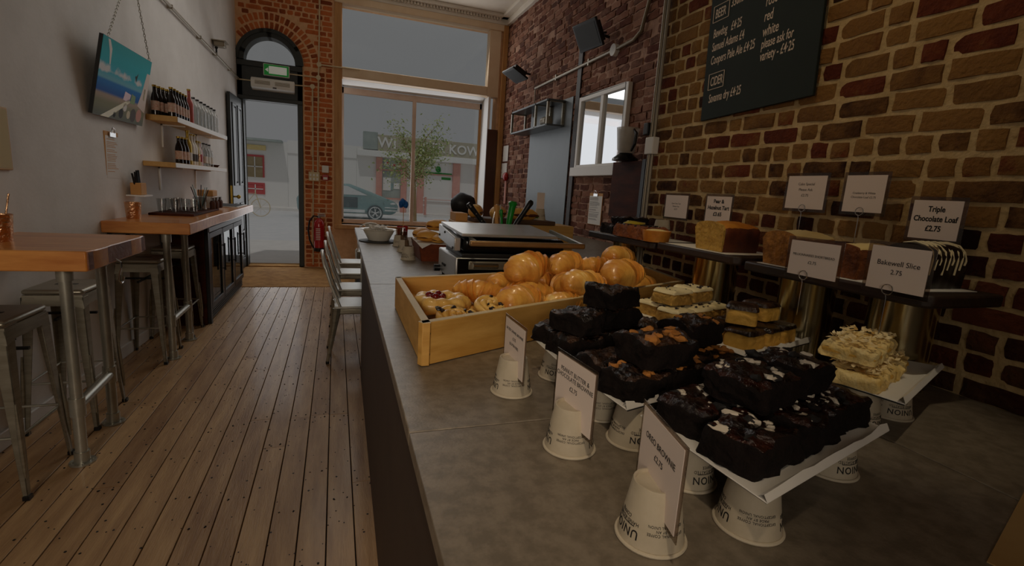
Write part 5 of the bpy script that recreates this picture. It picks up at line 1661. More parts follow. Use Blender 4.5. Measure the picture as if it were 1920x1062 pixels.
# ------------------------------------------------------------------ near counter: cakes, trays, crate
def cake(l, w, h, seed, wob=0.006, nx=14, ny=14, nz=6, round_=0.012, dome=0.0, taper=0.0, crumb=0.0025):
    """a baked block: rounded, uneven, with a separate top (slot 1)"""
    b = MB()
    rn = Vector((seed * 2.3, seed * 5.1, seed * 1.3))

    def P(u, v, t):
        x_, y_, z = (u - 0.5) * l, (v - 0.5) * w, t * h
        s_ = 1 - taper * (1 - t)
        x_ *= s_
        y_ *= s_
        # round the vertical and top edges
        ex = max(0, abs(x_) - (l / 2 - round_)) / round_
        ey = max(0, abs(y_) - (w / 2 - round_)) / round_
        ez = max(0, z - (h - round_)) / round_
        k = math.sqrt(ex * ex + ey * ey + ez * ez)
        if k > 1:
            if ex:
                x_ = math.copysign(l / 2 - round_ + ex / k * round_, x_)
            if ey:
                y_ = math.copysign(w / 2 - round_ + ey / k * round_, y_)
            if ez:
                z = h - round_ + ez / k * round_
        if dome and t > 0.6:
            z += dome * (1 - (2 * u - 1) ** 2) * (1 - (2 * v - 1) ** 2) * (t - 0.6) / 0.4
        p = Vector((x_, y_, z))
        n1 = noise.noise_vector(p * 22 + rn) * wob + noise.noise_vector(p * 75 + rn) * crumb
        if t == 0:
            n1.z = 0
        return p + n1

    def grid(f, a, c, m):
        vs = [f(i / a, j / c) for j in range(c + 1) for i in range(a + 1)]
        fs = [(j * (a + 1) + i, j * (a + 1) + i + 1, (j + 1) * (a + 1) + i + 1, (j + 1) * (a + 1) + i) for j in range(c) for i in range(a)]
        b.add(vs, fs, m)

    grid(lambda i, j: P(i, j, 1), nx, ny, 1)
    grid(lambda i, j: P(i, j, 0), nx, ny, 0)
    grid(lambda i, j: P(i, 0, j), nx, nz, 0)
    grid(lambda i, j: P(i, 1, j), nx, nz, 0)
    grid(lambda i, j: P(0, i, j), ny, nz, 0)
    grid(lambda i, j: P(1, i, j), ny, nz, 0)
    return b


def piece(name, label, cat, loc, rot, size, mats, seed, group, **kw):
    t = thing(name, label, cat, loc, rot, group)
    cake(*size, seed, **kw).build('cake', mats, t, sharp=60)
    return t


chip_cache = {}


def crumbs(t, n, lx, ly, z, m, seed, name='topping', smin=0.004, smax=0.009, flat=0.6, yoff=0.0):
    """loose pieces baked on top, each a part of its own"""
    rn = random.Random(seed)
    for i in range(n):
        s_ = rn.uniform(smin, smax)
        k = (m, rn.randrange(5))
        if k not in chip_cache:
            me = MB().ball((0, 0, 0), (1, 0.85, 1), 7, 5, 0, k[1] * 7 + 3, 0.6).mesh(name)
            me.materials.append(MATS[m])
            chip_cache[k] = me
        o = put(name, chip_cache[k], None, t, loc=(rn.uniform(-lx, lx), rn.uniform(-ly, ly) + yoff, z + rn.uniform(-0.002, 0.003)), rot=rn.uniform(0, 6))
        o.scale = (s_, s_ * rn.uniform(0.6, 1.2), s_ * flat)


# trays: flat boards lined with paper, each standing on upturned cups
def tray(label, q, fold=True):
    t = thing('paper_tray', label, 'tray')
    z = ZC + CUP_H + 0.0006
    cx, cy = sum(p[0] for p in q) / 4, sum(p[1] for p in q) / 4
    MB().prism([(cx + (x_ - cx) * 0.97, cy + (y_ - cy) * 0.97) for x_, y_ in q], z, z + 0.004).build('board', 'slate', t)
    MB().prism(q, z + 0.0042, z + 0.0062).build('paper', 'paper_white', t, bevel=0.0008)
    if fold:
        a_, b_ = Vector((*q[0], z + 0.006)), Vector((*q[1], z + 0.006))
        r_ = MB()
        rn = random.Random(int(cx * 1000))
        n = 12
        inn = Vector((cx, cy, a_.z)) - (a_ + b_) / 2
        inn.z = 0
        inn.normalize()
        vs = []
        for i in range(n + 1):
            p = a_.lerp(b_, i / n)
            vs += [p, p + inn * 0.006 + Vector((0, 0, 0.006 + rn.uniform(0, 0.010))), p + inn * 0.014 + Vector((0, 0, 0.002))]
        r_.add(vs, [(3 * i + k, 3 * i + 3 + k, 3 * i + 4 + k, 3 * i + 1 + k) for i in range(n) for k in (0, 1)])
        r_.build('paper_fold', 'paper_white', t)
    return t


ZT = ZC + CUP_H + 0.007
T1 = [(0.465, 0.935), (0.86, 1.045), (0.875, 1.25), (0.475, 1.145)]
T2 = [(0.48, 0.695), (0.87, 0.80), (0.865, 1.02), (0.47, 0.912)]
T3 = [(0.508, 0.416), (0.90, 0.529), (0.885, 0.775), (0.492, 0.672)]
T4 = [(1.06, 0.605), (1.44, 0.755), (1.33, 0.90), (1.02, 0.775)]
T5 = [(0.955, 0.90), (1.27, 0.99), (1.24, 1.20), (0.935, 1.12)]
T6 = [(0.93, 1.18), (1.25, 1.27), (1.22, 1.47), (0.915, 1.38)]
tray('white paper tray under the caramel brownies, farthest of the brownie trays', T1)
tray('white paper tray under the peanut butter brownies, middle of the brownie trays', T2)
tray('white paper tray under the cookie brownies, nearest the camera', T3)
tray('white paper tray under the flaked almond slices', T4)
tray('white paper tray under the chocolate shortbread', T5)
tray('white paper tray under the seeded flapjacks', T6)
gc = 'upturned paper cups carrying the trays'
for x_, y_, r_, l_ in ((0.530, 1.085, 1.0, 'under the caramel brownie tray, aisle side'), (0.80, 1.17, 2.0, 'under the back of the caramel brownie tray'),
                       (0.528, 0.865, 2.9, 'under the far corner of the peanut butter brownie tray'), (0.532, 0.745, 1.55, 'under the near corner of the peanut butter brownie tray'), (0.80, 0.93, 1.0, 'under the back of the peanut butter brownie tray'),
                       (0.552, 0.610, 1.75, 'under the far corner of the cookie brownie tray'), (0.562, 0.486, -0.55, 'under the front corner of the cookie brownie tray'), (0.832, 0.575, 1.6, 'under the wall side corner of the cookie brownie tray'), (0.80, 0.70, 0.4, 'under the back of the cookie brownie tray'),
                       (0.985, 0.625, 1.6, 'under the aisle corner of the almond slice tray'), (1.215, 0.725, -2.0, 'under the wall side of the almond slice tray'), (1.29, 0.84, 1.0, 'under the back of the almond slice tray'),
                       (1.00, 0.99, 0.8, 'under the near side of the chocolate shortbread tray'), (1.17, 1.12, 0.2, 'under the wall side of the chocolate shortbread tray'),
                       (0.985, 1.28, 0.2, 'under the near side of the flapjack tray'), (1.16, 1.36, 2.2, 'under the wall side of the flapjack tray')):
    if l_.startswith('under the aisle corner'):
        x_, y_ = 1.075, 0.70
    cup('upturned paper cup ' + l_, x_, y_, r_, gc)


# sign cards slotted into upturned cups along the aisle
def laminated(name, label, o, u, w, h, lines, m_text='ink', extra=None, pouch=0.010, lift=0.0):
    """card centred on o (bottom middle), reading direction u, upright"""
    u = Vector(u).normalized()
    n = u.cross(Vector((0, 0, 1)))
    t = thing(name, label, 'card', o, math.atan2(u.y, u.x))
    MB().box((-w / 2 - pouch, -0.0008, 0), (w / 2 + pouch, 0.0008, h + 2 * pouch)).build('pouch', 'laminate_clear', t, bevel=0.006, seg=3)
    p = MB().box((-w / 2, -0.0014, pouch), (w / 2, 0.0014, pouch + h)).build('paper', 'card', t)
    for s_, size, zz, kw in lines:
        letter(s_, size, (kw.pop('dx', 0) * 1.0, -0.0017, pouch + h * zz), (1, 0, kw.pop('tilt', 0)), (0, 0, 1), m_text if 'm' not in kw else kw.pop('m'), p, depth=0.0001, **kw)
    return t


gs = 'sign cups along the aisle'
for x_, y_, u, label, lines, rot in (
        (0.382, 1.012, (0.0, -1, 0), 'salted caramel brownie price card in an upturned cup beside the crate', [('SALTED CARAMEL BROWNIE', 0.0085, 0.80, {}), ('£2.75', 0.0095, 0.66, {}), ('(GLUTEN FREE)', 0.0085, 0.53, {})], 2.9),
        (0.402, 0.748, (0.07, -1, 0), 'peanut butter and chocolate brownie price card in an upturned cup', [('PEANUT BUTTER &\nCHOCOLATE BROWNIE', 0.0115, 0.73, {}), ('£2.75', 0.012, 0.53, {})], 2.7),
        (0.407, 0.502, (-0.23, -1, 0), 'cookie brownie price card in the upturned cup nearest the camera', [('OREO BROWNIE', 0.0125, 0.70, {}), ('£2.75', 0.0125, 0.54, {})], 3.0)):
    laminated('price_card', label, (x_, y_, ZC + 0.040), u, 0.128, 0.085 + 0.03, lines, pouch=0.007)
    cup('upturned paper cup holding the ' + label.split(' price card')[0] + ' card', x_, y_, rot, gs)


# brownies
mats_c = ['brownie', 'brownie_crust']
mats_o = ['brownie', 'brownie_shiny']
gB = 'caramel brownies'
H1 = 0.044


def brow(label, x_, y_, z, s, rot, mats, grp, seed, top=None):
    t = piece('brownie', label, 'brownie', (x_, y_, z), rot, s, mats, seed, grp, wob=0.012, crumb=0.007)
    if top:
        for (n, m, a, b_, f_) in top:
            crumbs(t, n, s[0] * 0.4, s[1] * 0.4, s[2], m, seed + 7 + n * 13, smin=a, smax=b_, flat=f_)
    return t


ANG = 0.27
for i, (x_, y_, w_) in enumerate(((0.535, 1.01, 'at the aisle corner'), (0.535, 1.105, 'at the far aisle corner'), (0.65, 1.045, 'in the middle'), (0.65, 1.135, 'at the far middle'), (0.775, 1.085, 'at the wall end'), (0.77, 1.175, 'at the far wall end'))):
    brow('dark caramel brownie in the bottom layer ' + w_, x_, y_, ZT, (0.112, 0.088, H1), ANG, mats_c, gB, i)
brow('dark caramel brownie in the second layer on the aisle side', 0.545, 1.03, ZT + H1 + 0.006, (0.095, 0.11, H1), ANG + 0.3, mats_c, gB, 11)
brow('dark caramel brownie in the second layer under the top one', 0.665, 1.07, ZT + H1 + 0.006, (0.115, 0.105, H1), ANG - 0.1, mats_c, gB, 12)
brow('dark caramel brownie crowning the stack', 0.645, 1.055, ZT + 2 * H1 + 0.014, (0.118, 0.095, H1 + 0.004), ANG + 0.15, mats_c, gB, 13)
gP = 'peanut butter brownies'
pk = [(9, 'peanut', 0.006, 0.014, 0.5)]
for i, (x_, y_, w_) in enumerate(((0.54, 0.765, 'at the near aisle corner'), (0.53, 0.865, 'at the far aisle corner'), (0.66, 0.80, 'in the near middle'), (0.65, 0.90, 'in the far middle'), (0.785, 0.84, 'at the near wall end'), (0.775, 0.94, 'at the far wall end'))):
    brow('peanut butter brownie in the bottom layer ' + w_, x_, y_, ZT, (0.118, 0.094, H1), ANG, mats_c, gP, 20 + i, pk if i in (0, 2, 4) else None)
brow('large peanut butter brownie on top at the aisle side', 0.605, 0.80, ZT + H1 + 0.007, (0.135, 0.11, 0.052), ANG - 0.15, mats_c, gP, 31, [(14, 'peanut', 0.007, 0.016, 0.5)])
brow('peanut butter brownie on top at the wall side', 0.775, 0.905, ZT + H1 + 0.007, (0.125, 0.10, 0.05), ANG, mats_c, gP, 32, [(7, 'peanut', 0.006, 0.012, 0.5)])
gO = 'cookie brownies'
ok_ = [(3, 'cookie_white', 0.009, 0.016, 0.5), (12, 'cookie_white', 0.003, 0.008, 0.6), (5, 'cookie_black', 0.008, 0.016, 0.5)]
for i, (x_, y_, w_) in enumerate(((0.575, 0.515, 'at the front corner'), (0.57, 0.618, 'at the far aisle corner'), (0.70, 0.553, 'in the near middle'), (0.695, 0.655, 'in the far middle'), (0.823, 0.592, 'at the near wall corner'), (0.815, 0.692, 'at the far wall corner'))):
    brow('cookie-topped brownie in the bottom layer ' + w_, x_, y_, ZT, (0.122, 0.098, 0.046), ANG, mats_o, gO, 40 + i, ok_)
brow('cookie-topped brownie on the second layer at the aisle side', 0.645, 0.60, ZT + 0.053, (0.12, 0.11, 0.048), ANG, mats_o, gO, 51, ok_)
brow('cookie-topped brownie on the second layer at the wall side', 0.775, 0.64, ZT + 0.053, (0.12, 0.115, 0.048), ANG, mats_o, gO, 52, ok_)

# almond slices
gA = 'flaked almond slices'
mat('almond_flake', (246, 228, 182), (236, 206, 140), 30, 0.6)
AA = 0.38
for i, (x_, y_, z, w_) in enumerate(((1.075, 0.72, 0, 'at the front of the bottom layer'), (1.165, 0.757, 0, 'in the middle of the bottom layer'), (1.255, 0.795, 0, 'at the wall end of the bottom layer'),
                                     (1.085, 0.745, 1, 'at the front of the top layer'), (1.18, 0.785, 1, 'at the back of the top layer'))):
    t = piece('almond_slice', 'pale flaked almond slice ' + w_, 'cake', (x_, y_, ZT + z * 0.049), AA, (0.094, 0.108, 0.030), ['almond', 'almond'], 60 + i, gA, wob=0.008, crumb=0.006)
    cake(0.092, 0.106, 0.012, 90 + i, wob=0.003).build('base', ['shortbread', 'filling_dark'], t)
    t.children[0].location.z = 0.0115
    b = MB()
    rn = random.Random(i)
    for k in range(60):
        e = Euler((rn.uniform(-.7, .7), rn.uniform(-.7, .7), rn.uniform(0, 6))).to_matrix()
        p = Vector((rn.uniform(-.042, .042), rn.uniform(-.048, .048), 0.0425))
        b.add([p + e @ Vector(q) * 0.008 for q in ((-1, 0, 0), (0, -.6, 0), (1, 0, 0), (0, .6, 0), (0, 0, .15))], [(0, 1, 4), (1, 2, 4), (2, 3, 4), (3, 0, 4), (3, 2, 1, 0)])
    b.build('almond_flakes', 'almond_flake', t, smooth=False)

# millionaire's shortbread
gM = 'chocolate-topped shortbread pieces'
for i, (x_, y_, z, r_, w_) in enumerate(((1.02, 0.985, 0, 0.3, 'at the near corner of the tray'), (1.10, 1.005, 0, 0.3, 'in the near middle of the tray'), (1.18, 1.03, 0, 0.3, 'near the wall end of the tray'), (1.0, 1.07, 0, 0.3, 'at the far corner of the tray'), (1.08, 1.09, 0, 0.3, 'in the far middle of the tray'), (1.165, 1.115, 0, 0.3, 'at the far wall end of the tray'),
                                         (1.035, 1.02, 1, 0.75, 'stacked on top at the aisle side'), (1.135, 1.055, 1, 0.2, 'stacked on top at the wall side'))):
    t = piece('shortbread', 'chocolate-topped shortbread ' + w_, 'shortbread', (x_, y_, ZT + z * 0.056), r_, (0.078, 0.076, 0.038), ['shortbread', 'shortbread'], 70 + i, gM, wob=0.004, crumb=0.002)
    cake(0.081, 0.079, 0.012, 80 + i, wob=0.003).build('chocolate_top', ['choc_top', 'choc_top'], t)
    t.children[1].location.z = 0.038

# flapjacks
gF = 'seeded flapjacks'
for i, (x_, y_, z, w_) in enumerate(((0.99, 1.235, 0, 'at the near corner of the bottom layer'), (1.08, 1.26, 0, 'in the near middle of the bottom layer'), (1.175, 1.29, 0, 'at the wall end of the bottom layer'), (0.99, 1.34, 0, 'at the far corner of the bottom layer'), (1.085, 1.37, 0, 'in the far middle of the bottom layer'),
                                     (1.01, 1.285, 1, 'on the top layer at the aisle side'), (1.12, 1.325, 1, 'on the top layer at the wall side'))):
    t = piece('flapjack', 'oat flapjack with white topping ' + w_, 'flapjack', (x_, y_, ZT + z * 0.05), 0.28, (0.09 + 0.015 * z, 0.088, 0.034), ['flapjack', 'flapjack'], 100 + i, gF, wob=0.006, crumb=0.004)
    cake(0.089 + 0.015 * z, 0.087, 0.010, 110 + i, wob=0.004).build('white_topping', ['yoghurt', 'yoghurt'], t)
    t.children[1].location.z = 0.034
    crumbs(t, 9, 0.035, 0.035, 0.045, 'raisin', i, 'berries', 0.003, 0.006)

# ------------------------------------------------------------------ cake boards on tins along the wall
boards = []
for (y0, y1, z, w_) in ((1.74, 2.29, 1.205, 'farthest, under the tart'), (1.27, 1.70, 1.212, 'in the middle, under the cut loaf'), (0.70, 1.235, 1.205, 'nearest, under the three loaves')):
    t = thing('cake_board', 'dark wooden cake board along the brick wall, ' + w_, 'board', (1.37, (y0 + y1) / 2, z))
    hl = (y1 - y0) / 2
    MB().prism([(-0.14, -hl + 0.02), (-0.12, -hl), (0.13, -hl), (0.14, -hl + 0.02), (0.14, hl), (-0.14, hl)], 0, 0.03).build('board', 'plank_dark', t, bevel=0.006)
    MB().prism([(-0.135, -hl + 0.05), (0.10, -hl + 0.04), (0.11, hl - 0.05), (-0.13, hl - 0.04)], 0.0302, 0.0315).build('paper', 'paper_white', t)
ti0 = None
for (x_, y_, h, w_) in ((1.42, 2.232, 0.2549, 'under the farthest cake board'), (1.36, 1.50, 0.2619, 'under the middle cake board'), (1.38, 1.12, 0.2549, 'under the far end of the nearest cake board'), (1.445, 0.88, 0.2549, 'under the near end of the nearest cake board')):
    t = thing('metal_tin', 'shiny metal tin ' + w_, 'tin', (x_, y_, ZC), 0, 'metal tins under the cake boards')
    q = 0.062 if y_ > 2 else 0.078
    MB().lathe([(0, 0), (q, 0), (q + 0.002, 0.003), (q, 0.008), (q, h - 0.008), (q + 0.002, h - 0.003), (q, h), (0, h)], n=40).build('tin', 'tin', t)

ZB = 1.2366


def loaf(label, x0, x1, y0, y1, h, cut, side, top, seed, dome=0.015):
    t = thing('loaf_cake', label, 'cake', ((x0 + x1) / 2, (y0 + y1) / 2, ZB + (0.007 if y0 > 1.25 else 0)))
    l, w = x1 - x0, y1 - y0
    cake(l, w, h, seed, wob=0.004, dome=dome, taper=0.12, round_=0.02).build('crust', [side, top], t, sharp=60)
    # the cut end faces the room
    n = 14
    pts = []
    for i in range(n + 1):
        v = i / n
        pts.append((-l / 2 - 0.002, (v - 0.5) * w * 0.98, h * 0.97 + dome * (1 - (2 * v - 1) ** 2) - (0.012 if i in (0, n) else 0)))
    poly = [(-l / 2 * 0.88 - 0.005, -w / 2 * 0.86, 0.001)] + pts + [(-l / 2 * 0.88 - 0.005, w / 2 * 0.86, 0.001)]
    MB().slab(poly, (0.008, 0, 0)).build('cut_face', cut, t)
    return t


loaf('golden loaf cake with cut yellow end on the middle cake board', 1.25, 1.42, 1.36, 1.51, 0.092, 'sponge', 'crust_brown', 'crust_gold', 1)
loaf('seeded carrot loaf with pale icing on the nearest cake board', 1.25, 1.42, 1.075, 1.195, 0.092, 'carrot_cake', 'carrot_cake', 'icing', 2)
loaf('cranberry loaf with pale icing between the two price cards', 1.25, 1.42, 0.885, 0.985, 0.082, 'fruit_cake', 'fruit_cake', 'icing', 3, 0.01)
t = loaf('chocolate loaf with white chocolate drizzle at the near end of the cake board', 1.32, 1.47, 0.765, 0.87, 0.095, 'choc_dark', 'choc_dark', 'choc_dark', 4)
dz = MB()
for k in range(9):
    x_ = -0.066 + k * 0.0155
    w_ = 0.006 * math.sin(k * 2.1)
    dz.tube([(x_ - 0.006, -0.0515, 0.035 + 0.012 * (k % 3)), (x_ - 0.003, -0.052, 0.07), (x_ + w_, -0.047, 0.090), (x_ + 0.004, -0.028, 0.1045), (x_ + 0.008 + w_, 0.0, 0.1105), (x_ + 0.012, 0.028, 0.1045), (x_ + 0.016, 0.048, 0.088)], 0.0022, 6)
dz.build('drizzle', 'choc_white', t)
t = thing('nut_tart', 'dark nut-crusted tart slice on the farthest cake board', 'cake', (1.30, 1.93, ZB))
cake(0.15, 0.23, 0.055, 9, wob=0.008, crumb=0.007).build('tart', ['fruit_cake', 'fruit_cake'], t)
crumbs(t, 34, 0.07, 0.11, 0.055, 'choc_dark', 3, 'nuts', 0.004, 0.009)
MB().ball((0, 0.06, 0.06), (0.05, 0.05, 0.012), 12, 6, 0, 1, 0.3).build('fruit', 'custard', t)
t = thing('small_tart', 'round golden pastry tart beside the cut loaf', 'tart', (1.275, 1.775, ZB))
MB().lathe([(0, 0), (0.052, 0.0), (0.06, 0.045), (0.055, 0.047), (0.05, 0.04), (0, 0.042)], n=24).build('case', 'crust_gold', t)
MB().ball((0, 0, 0.042), (0.05, 0.05, 0.01), 14, 6, 0, 4, 0.2).build('filling', 'icing', t)
t = thing('chocolate_cake', 'dark chocolate cake at the far end of the farthest cake board', 'cake', (1.34, 2.13, ZB))
cake(0.20, 0.14, 0.045, 14, wob=0.010, crumb=0.006).build('lower_layer', mats_c, t)
cake(0.15, 0.10, 0.035, 15, wob=0.010, crumb=0.006).build('upper_layer', mats_c, t)
t.children[1].location = (0.02, -0.01, 0.046)


# cards in wire holders
def wire(label, base, ring, r_=0.012):
    t = thing('wire_card_holder', label, 'holder')
    b, c_ = Vector(base), Vector(ring)
    w = MB()
    pts = [c_ + Vector((0, r_ * math.cos(2 * PI * k / 20 + 1.2), r_ * math.sin(2 * PI * k / 20 + 1.2 + PI))) for k in range(21)]
    w.tube([b, b.lerp(c_ - Vector((0, 0, r_)), 0.92), c_ + Vector((0, 0.002, -r_ * 1.05))], 0.0012, 6)
    w.tube([c_ + Vector((-0.001, r_ * math.cos(2 * PI * k / 22), r_ * math.sin(2 * PI * k / 22))) for k in range(22)], 0.0013, 6, closed=True)
    w.build('wire', 'chrome', t)


def wall_card(label, x_, y0, y1, z0, z1, lines, ring_y=None, base_z=None, m='ink'):
    t = laminated('price_card', label, (x_, (y0 + y1) / 2, z0), (0, -1, 0), y0 - y1, z1 - z0, lines, m)
    if ring_y is not None:
        wire('wire holder for the ' + label, (x_ - 0.006, ring_y, base_z), (x_ - 0.006, ring_y, z0 + 0.012))
    return t


wall_card('bakewell slice price card standing in the almond slices', 1.20, 0.822, 0.696, 1.225, 1.325, [('Bakewell Slice', 0.0165, 0.62, {}), ('2.75', 0.015, 0.42, {})], 0.768, 1.12)
wall_card('shortbread price card standing in the chocolate shortbread', 1.16, 1.01, 0.87, 1.225, 1.315, [('MILLIONNAIRES SHORTBREAD', 0.0088, 0.60, {}), ('£2.75', 0.011, 0.40, {})], 0.955, 1.13)
wall_card('cake special price card behind the carrot loaf', 1.50, 1.36, 1.213, 1.40, 1.51, [('Cake Special\nPlease Ask\n£2.75', 0.0125, 0.58, {'dx': 0.0, 'm': 'ink_grey', 'line': 1.5})], 1.285, 1.30)
wall_card('cranberry and white chocolate loaf price card by the wall', 1.50, 1.146, 1.024, 1.40, 1.51, [('Cranberry & White\nChocolate Loaf £2.75', 0.0088, 0.46, {'m': 'ink_grey', 'line': 1.4})], 1.085, 1.30)
wall_card('handwritten triple chocolate loaf card behind the drizzled loaf', 1.50, 0.94, 0.823, 1.34, 1.442, [('Triple\nChocolate Loaf\n£2.75', 0.0205, 0.52, {'bold': 0.0006, 'line': 1.25, 'xs': 0.82})])
wall_card('handwritten pear and hazelnut tart card behind the golden loaf', 1.50, 1.758, 1.615, 1.325, 1.43, [('Pear &\nHazelnut Tart\n£3.65', 0.022, 0.55, {'bold': 0.0007, 'line': 1.2})])
wall_card('faintly printed price card behind the nut tart', 1.50, 2.042, 1.882, 1.325, 1.428, [('Dark Choc Tart\nGluten Free\n£2.75', 0.010, 0.5, {'m': 'ink_grey', 'line': 1.3})])
cup('upturned paper cup in front of the faint price card on the cake board', 1.455, 1.99, 1.0, None, ZB)
cup('upturned paper cup behind the handwritten pear tart card', 1.465, 1.655, 1.0, None, ZB + 0.007)
cup('upturned paper cup behind the handwritten triple chocolate card', 1.455, 0.90, 1.0, None, ZB)

# ------------------------------------------------------------------ pastry crate
CQ = [(0.205, 1.200), (1.46, 1.785), (1.535, 2.20), (0.208, 1.845)]
CHH = 0.115
cr_ = thing('wooden_crate', 'long pale wooden crate full of croissants on the counter', 'crate')
th = 0.020


def side(a, b, z0, z1, name):
    a, b = Vector((*a, 0)), Vector((*b, 0))
    c_ = Vector((sum(p[0] for p in CQ) / 4, sum(p[1] for p in CQ) / 4, 0))
    d_ = (b - a).normalized()
    n = Vector((-d_.y, d_.x, 0))
    if n.dot(c_ - a) < 0:
        n = -n
    s_ = MB().slab([(a.x, a.y, z0), (b.x, b.y, z0), (b.x + n.x * th, b.y + n.y * th, z0), (a.x + n.x * th, a.y + n.y * th, z0)], (0, 0, z1 - z0))
    o_ = s_.build(name, 'crate_wood', cr_, bevel=0.002)
    MB().slab([(a.x, a.y, z1), (b.x, b.y, z1), (b.x + n.x * th, b.y + n.y * th, z1), (a.x + n.x * th, a.y + n.y * th, z1)], (0, 0, 0.0012)).build('planed_edge', 'crate_edge', o_)
    return o_, d_, n


for i, nm in enumerate(('front_side', 'end_side', 'back_side', 'end_side')):
    a, b = CQ[i], CQ[(i + 1) % 4]
    o_, d_, n_ = side(a, b, ZC + 0.002, ZC + CHH, nm)
    if i == 0:
        for zz in (0.03, 0.085):
            p = Vector((a[0], a[1], ZC + zz)) + d_ * 0.02
            MB().cyl(p - n_ * 0.0015, p + n_ * 0.002, 0.0045, n=10).build('nail_head', 'black_metal', o_)
inn = [(x_ + (0.8 - x_) * 0.02, y_ + (1.75 - y_) * 0.04) for x_, y_ in CQ]
MB().prism(inn, ZC + 0.003, ZC + 0.050).build('bottom', 'crate_wood', cr_)


def croissant_mesh(seed, L_=0.085, R0=0.040, bend=0.9):
    b = MB()
    n, m = 84, 18
    rn = random.Random(seed)
    bands = 8
    vs = []
    off = rn.uniform(0, 1)
    for i in range(n + 1):
        s_ = -1 + 2 * i / n
        a_ = s_ * bend
        rad = L_ / bend
        c_ = Vector((rad * math.sin(a_), -rad * (1 - math.cos(a_)), 0))
        tx = Vector((math.cos(a_), -math.sin(a_), 0))
        nrm = Vector((math.sin(a_), math.cos(a_), 0))
        prof = max(0.02, (1 - abs(s_) ** 2.2)) ** 0.62
        ph = abs(s_) * bands / 2 + 0.25
        saw = ph - math.floor(ph)
        r_ = R0 * prof * (1.02 - 0.24 * saw ** 0.8) + 0.003
        for j in range(m):
            t_ = 2 * PI * j / m
            w_ = r_ * (1 + 0.04 * noise.noise(Vector((s_ * 6, math.cos(t_) * 2, math.sin(t_) * 2 + seed))))
            skew = tx * (0.010 * math.sin(t_) * (1 if s_ > 0 else -1) * prof)
            vs.append(c_ + (nrm * math.cos(t_) * 1.08 + Vector((0, 0, 1)) * math.sin(t_) * 0.92) * w_ + skew + Vector((0, 0, R0 * 0.85)))
    fs = []
    for i in range(n):
        for j in range(m):
            fs.append((i * m + j, i * m + (j + 1) % m, (i + 1) * m + (j + 1) % m, (i + 1) * m + j))
    fs += [tuple(range(m - 1, -1, -1)), tuple(range(n * m, (n + 1) * m))]
    b.add(vs, fs)
    return b


cm = []
for k in range(4):
    me = croissant_mesh(k, 0.090 + 0.006 * (k % 2), 0.044 + 0.004 * (k % 3), 0.55 + 0.2 * (k % 3)).mesh('croissant', True, 32)
    me.materials.append(MATS['pastry'])
    cm.append(me)
gX = 'croissants in the wooden crate'
ZX = ZC + 0.052
for i, (x_, y_, z, rx, ry, rz, s_, lab) in enumerate((
        (0.484, 1.669, 0.0, 0.0, 0.05, -0.5, 1.10, 'golden croissant lying alone near the berry danish'),
        (0.655, 1.62, 0.0, 0.1, 0.0, 2.6, 1.05, 'dark golden croissant in the middle of the crate floor'),
        (0.56, 1.475, 0.0, 0.0, 0.0, 0.6, 1.15, 'golden croissant against the front side behind the price card'),
        (0.62, 1.86, 0.0, 0.0, 0.0, 0.9, 1.0, 'golden croissant against the back side beside the grill'),
        (0.81, 1.90, 0.0, 0.0, 0.0, 0.2, 1.05, 'golden croissant at the bottom by the back side'),
        (0.73, 1.50, 0.0, 0.0, 0.0, 0.2, 0.9, 'golden croissant low behind the crowning brownie'),
        (0.87, 1.76, 0.0, 0.0, 0.0, 1.5, 1.05, 'golden croissant in the bottom layer at mid crate'),
        (1.03, 1.82, 0.0, 0.0, 0.0, 0.6, 1.1, 'golden croissant in the bottom layer towards the wall'),
        (1.26, 1.82, 0.0, 0.0, 0.0, 0.5, 1.0, 'golden croissant at the wall end of the crate'),
        (1.18, 2.0, 0.0, 0.0, 0.0, 0.1, 1.05, 'golden croissant at the bottom against the far side'),
        (0.68, 1.74, 0.072, 0.25, -0.2, 0.45, 1.2, 'plump croissant lying on top beside the grill'),
        (0.90, 1.88, 0.078, 0.2, -0.15, 0.6, 1.15, 'croissant on top in the middle of the pile'),
        (0.83, 1.58, 0.045, 0.3, 0.1, 0.35, 1.25, 'croissant on top behind the crowning brownie'),
        (1.05, 1.68, 0.06, 0.25, 0.0, 0.5, 1.3, 'large croissant on top showing its layered side'),
        (1.20, 1.94, 0.085, 0.0, 0.1, 0.5, 1.15, 'croissant on top at the wall end, farthest back'),
        (1.05, 1.88, 0.075, 0.2, 0.1, 2.9, 0.95, 'small croissant wedged at the back of the pile'))):
    o = put('croissant', cm[i % 4], None, None, loc=(x_, y_, ZX + z), rot=(rx, ry, rz))
    o.scale = (s_, s_, s_)
    tag(o, lab, 'croissant', gX)

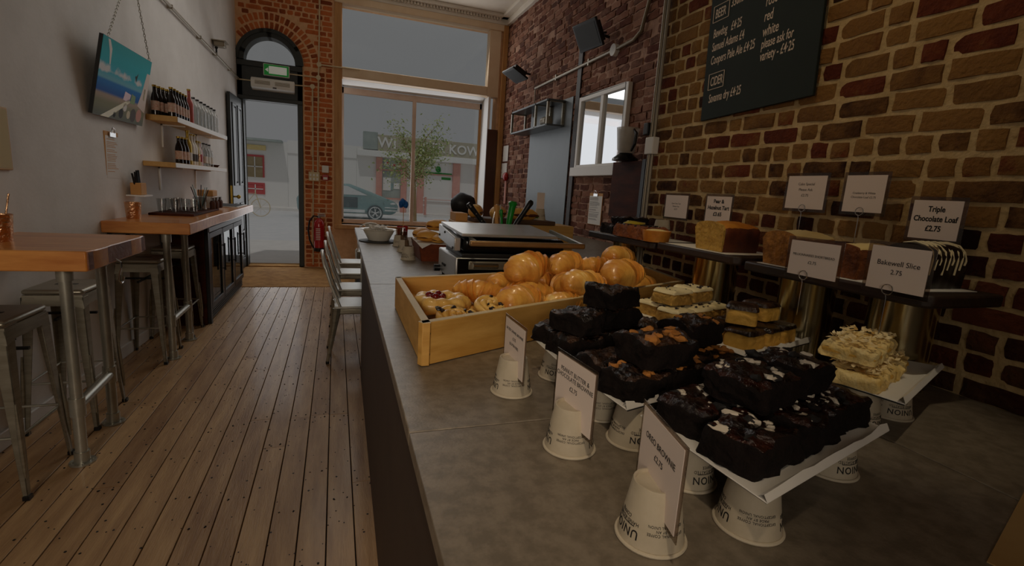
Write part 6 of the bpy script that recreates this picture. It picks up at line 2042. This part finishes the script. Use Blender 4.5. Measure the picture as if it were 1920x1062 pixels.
t = thing('berry_danish', 'round custard danish topped with red berries in the crate corner', 'pastry', (0.318, 1.525, ZX + 0.012), 0.3)
b = MB()
n, m = 40, 14
for i in range(n):
    a_ = 2 * PI * i / n
    rad = 0.062 + 0.004 * math.sin(a_ * 9)
    for j in range(m):
        q = 2 * PI * j / m
        r_ = 0.028 + 0.003 * math.sin(a_ * 9 + 1)
        b.v.append((math.cos(a_) * (rad + r_ * math.cos(q)), math.sin(a_) * (rad + r_ * math.cos(q)), 0.027 + r_ * math.sin(q) * 0.95))
for i in range(n):
    for j in range(m):
        b.f.append((i * m + j, ((i + 1) % n) * m + j, ((i + 1) % n) * m + (j + 1) % m, i * m + (j + 1) % m))
        b.mi.append(0)
b.build('ring', 'danish', t, sharp=70)
MB().cyl((0, 0, 0.01), (0, 0, 0.036), 0.05, n=24).build('custard', 'custard', t)
for i in range(7):
    a_ = i * 0.85
    MB().ball((-0.018 + 0.024 * math.cos(a_), 0.005 + 0.02 * math.sin(a_), 0.045 + 0.006 * (i % 2)), 0.012, 10, 7).build('berry', 'berry', t)
for k, (x_, y_, w_) in enumerate(((0.325, 1.355, 'front side of the crate'), (0.455, 1.425, 'crate middle, beside the other swirl'))):
    t = thing('raisin_swirl', 'coiled raisin pastry swirl at the ' + w_, 'pastry', (x_, y_, ZX + 0.010 + 0.014 * k), 0.4 * k, 'raisin swirls')
    t.rotation_euler = (0.3, 0.0, 0.35)
    sp_ = MB()
    pts = []
    for i in range(80):
        a_ = i / 80 * 2 * PI * 3.1
        pts.append(((0.008 + 0.0092 * a_ / PI * 1.0) * math.cos(a_), (0.008 + 0.0092 * a_ / PI * 1.0) * math.sin(a_), 0.026 + 0.008 * (1 - i / 80)))
    sp_.tube(pts, [0.010 + 0.002 * math.sin(i * 0.9) for i in range(80)], 10)
    sp_.cyl((0, 0, 0.004), (0, 0, 0.024), 0.060, n=28)
    sp_.build('coil', 'danish', t, sharp=70)
    crumbs(t, 10, 0.045, 0.045, 0.038, 'raisin', k, 'raisins', 0.006, 0.010)

# menu sheet at the right hand edge
t = thing('paper_menu', 'tan paper menu lying at the near end of the counter', 'menu', (1.0, 0.36, ZC), 0.0)
U = Vector((0.257, 0.084, 0)).normalized()       # along the visible edge
V = Vector((U.y, -U.x, 0))
p0 = Vector((-0.17, -0.022, 0))
MB().slab([p0, p0 + U * 0.30, p0 + U * 0.30 + V * 0.21, p0 + V * 0.21], (0, 0, 0.0015)).build('sheet', 'menu_paper', t)
letter('EXTRAS', 0.012, p0 + U * 0.105 + V * 0.035 + Vector((0, 0, 0.0017)), V, U, 'ink', t, depth=0.0001, align='LEFT')
letter('GRILLED TOMATO\nBACON (TWO RASHERS)\nSPRINGS FARM EGG', 0.009, p0 + U * 0.065 + V * 0.03 + Vector((0, 0, 0.0017)), V, U, 'ink', t, depth=0.0001, align='LEFT', line=1.3)
letter('Halloumi', 0.010, p0 + U * 0.14 + V * 0.04 + Vector((0, 0, 0.0017)), V, U, 'ink', t, depth=0.0001, align='LEFT')
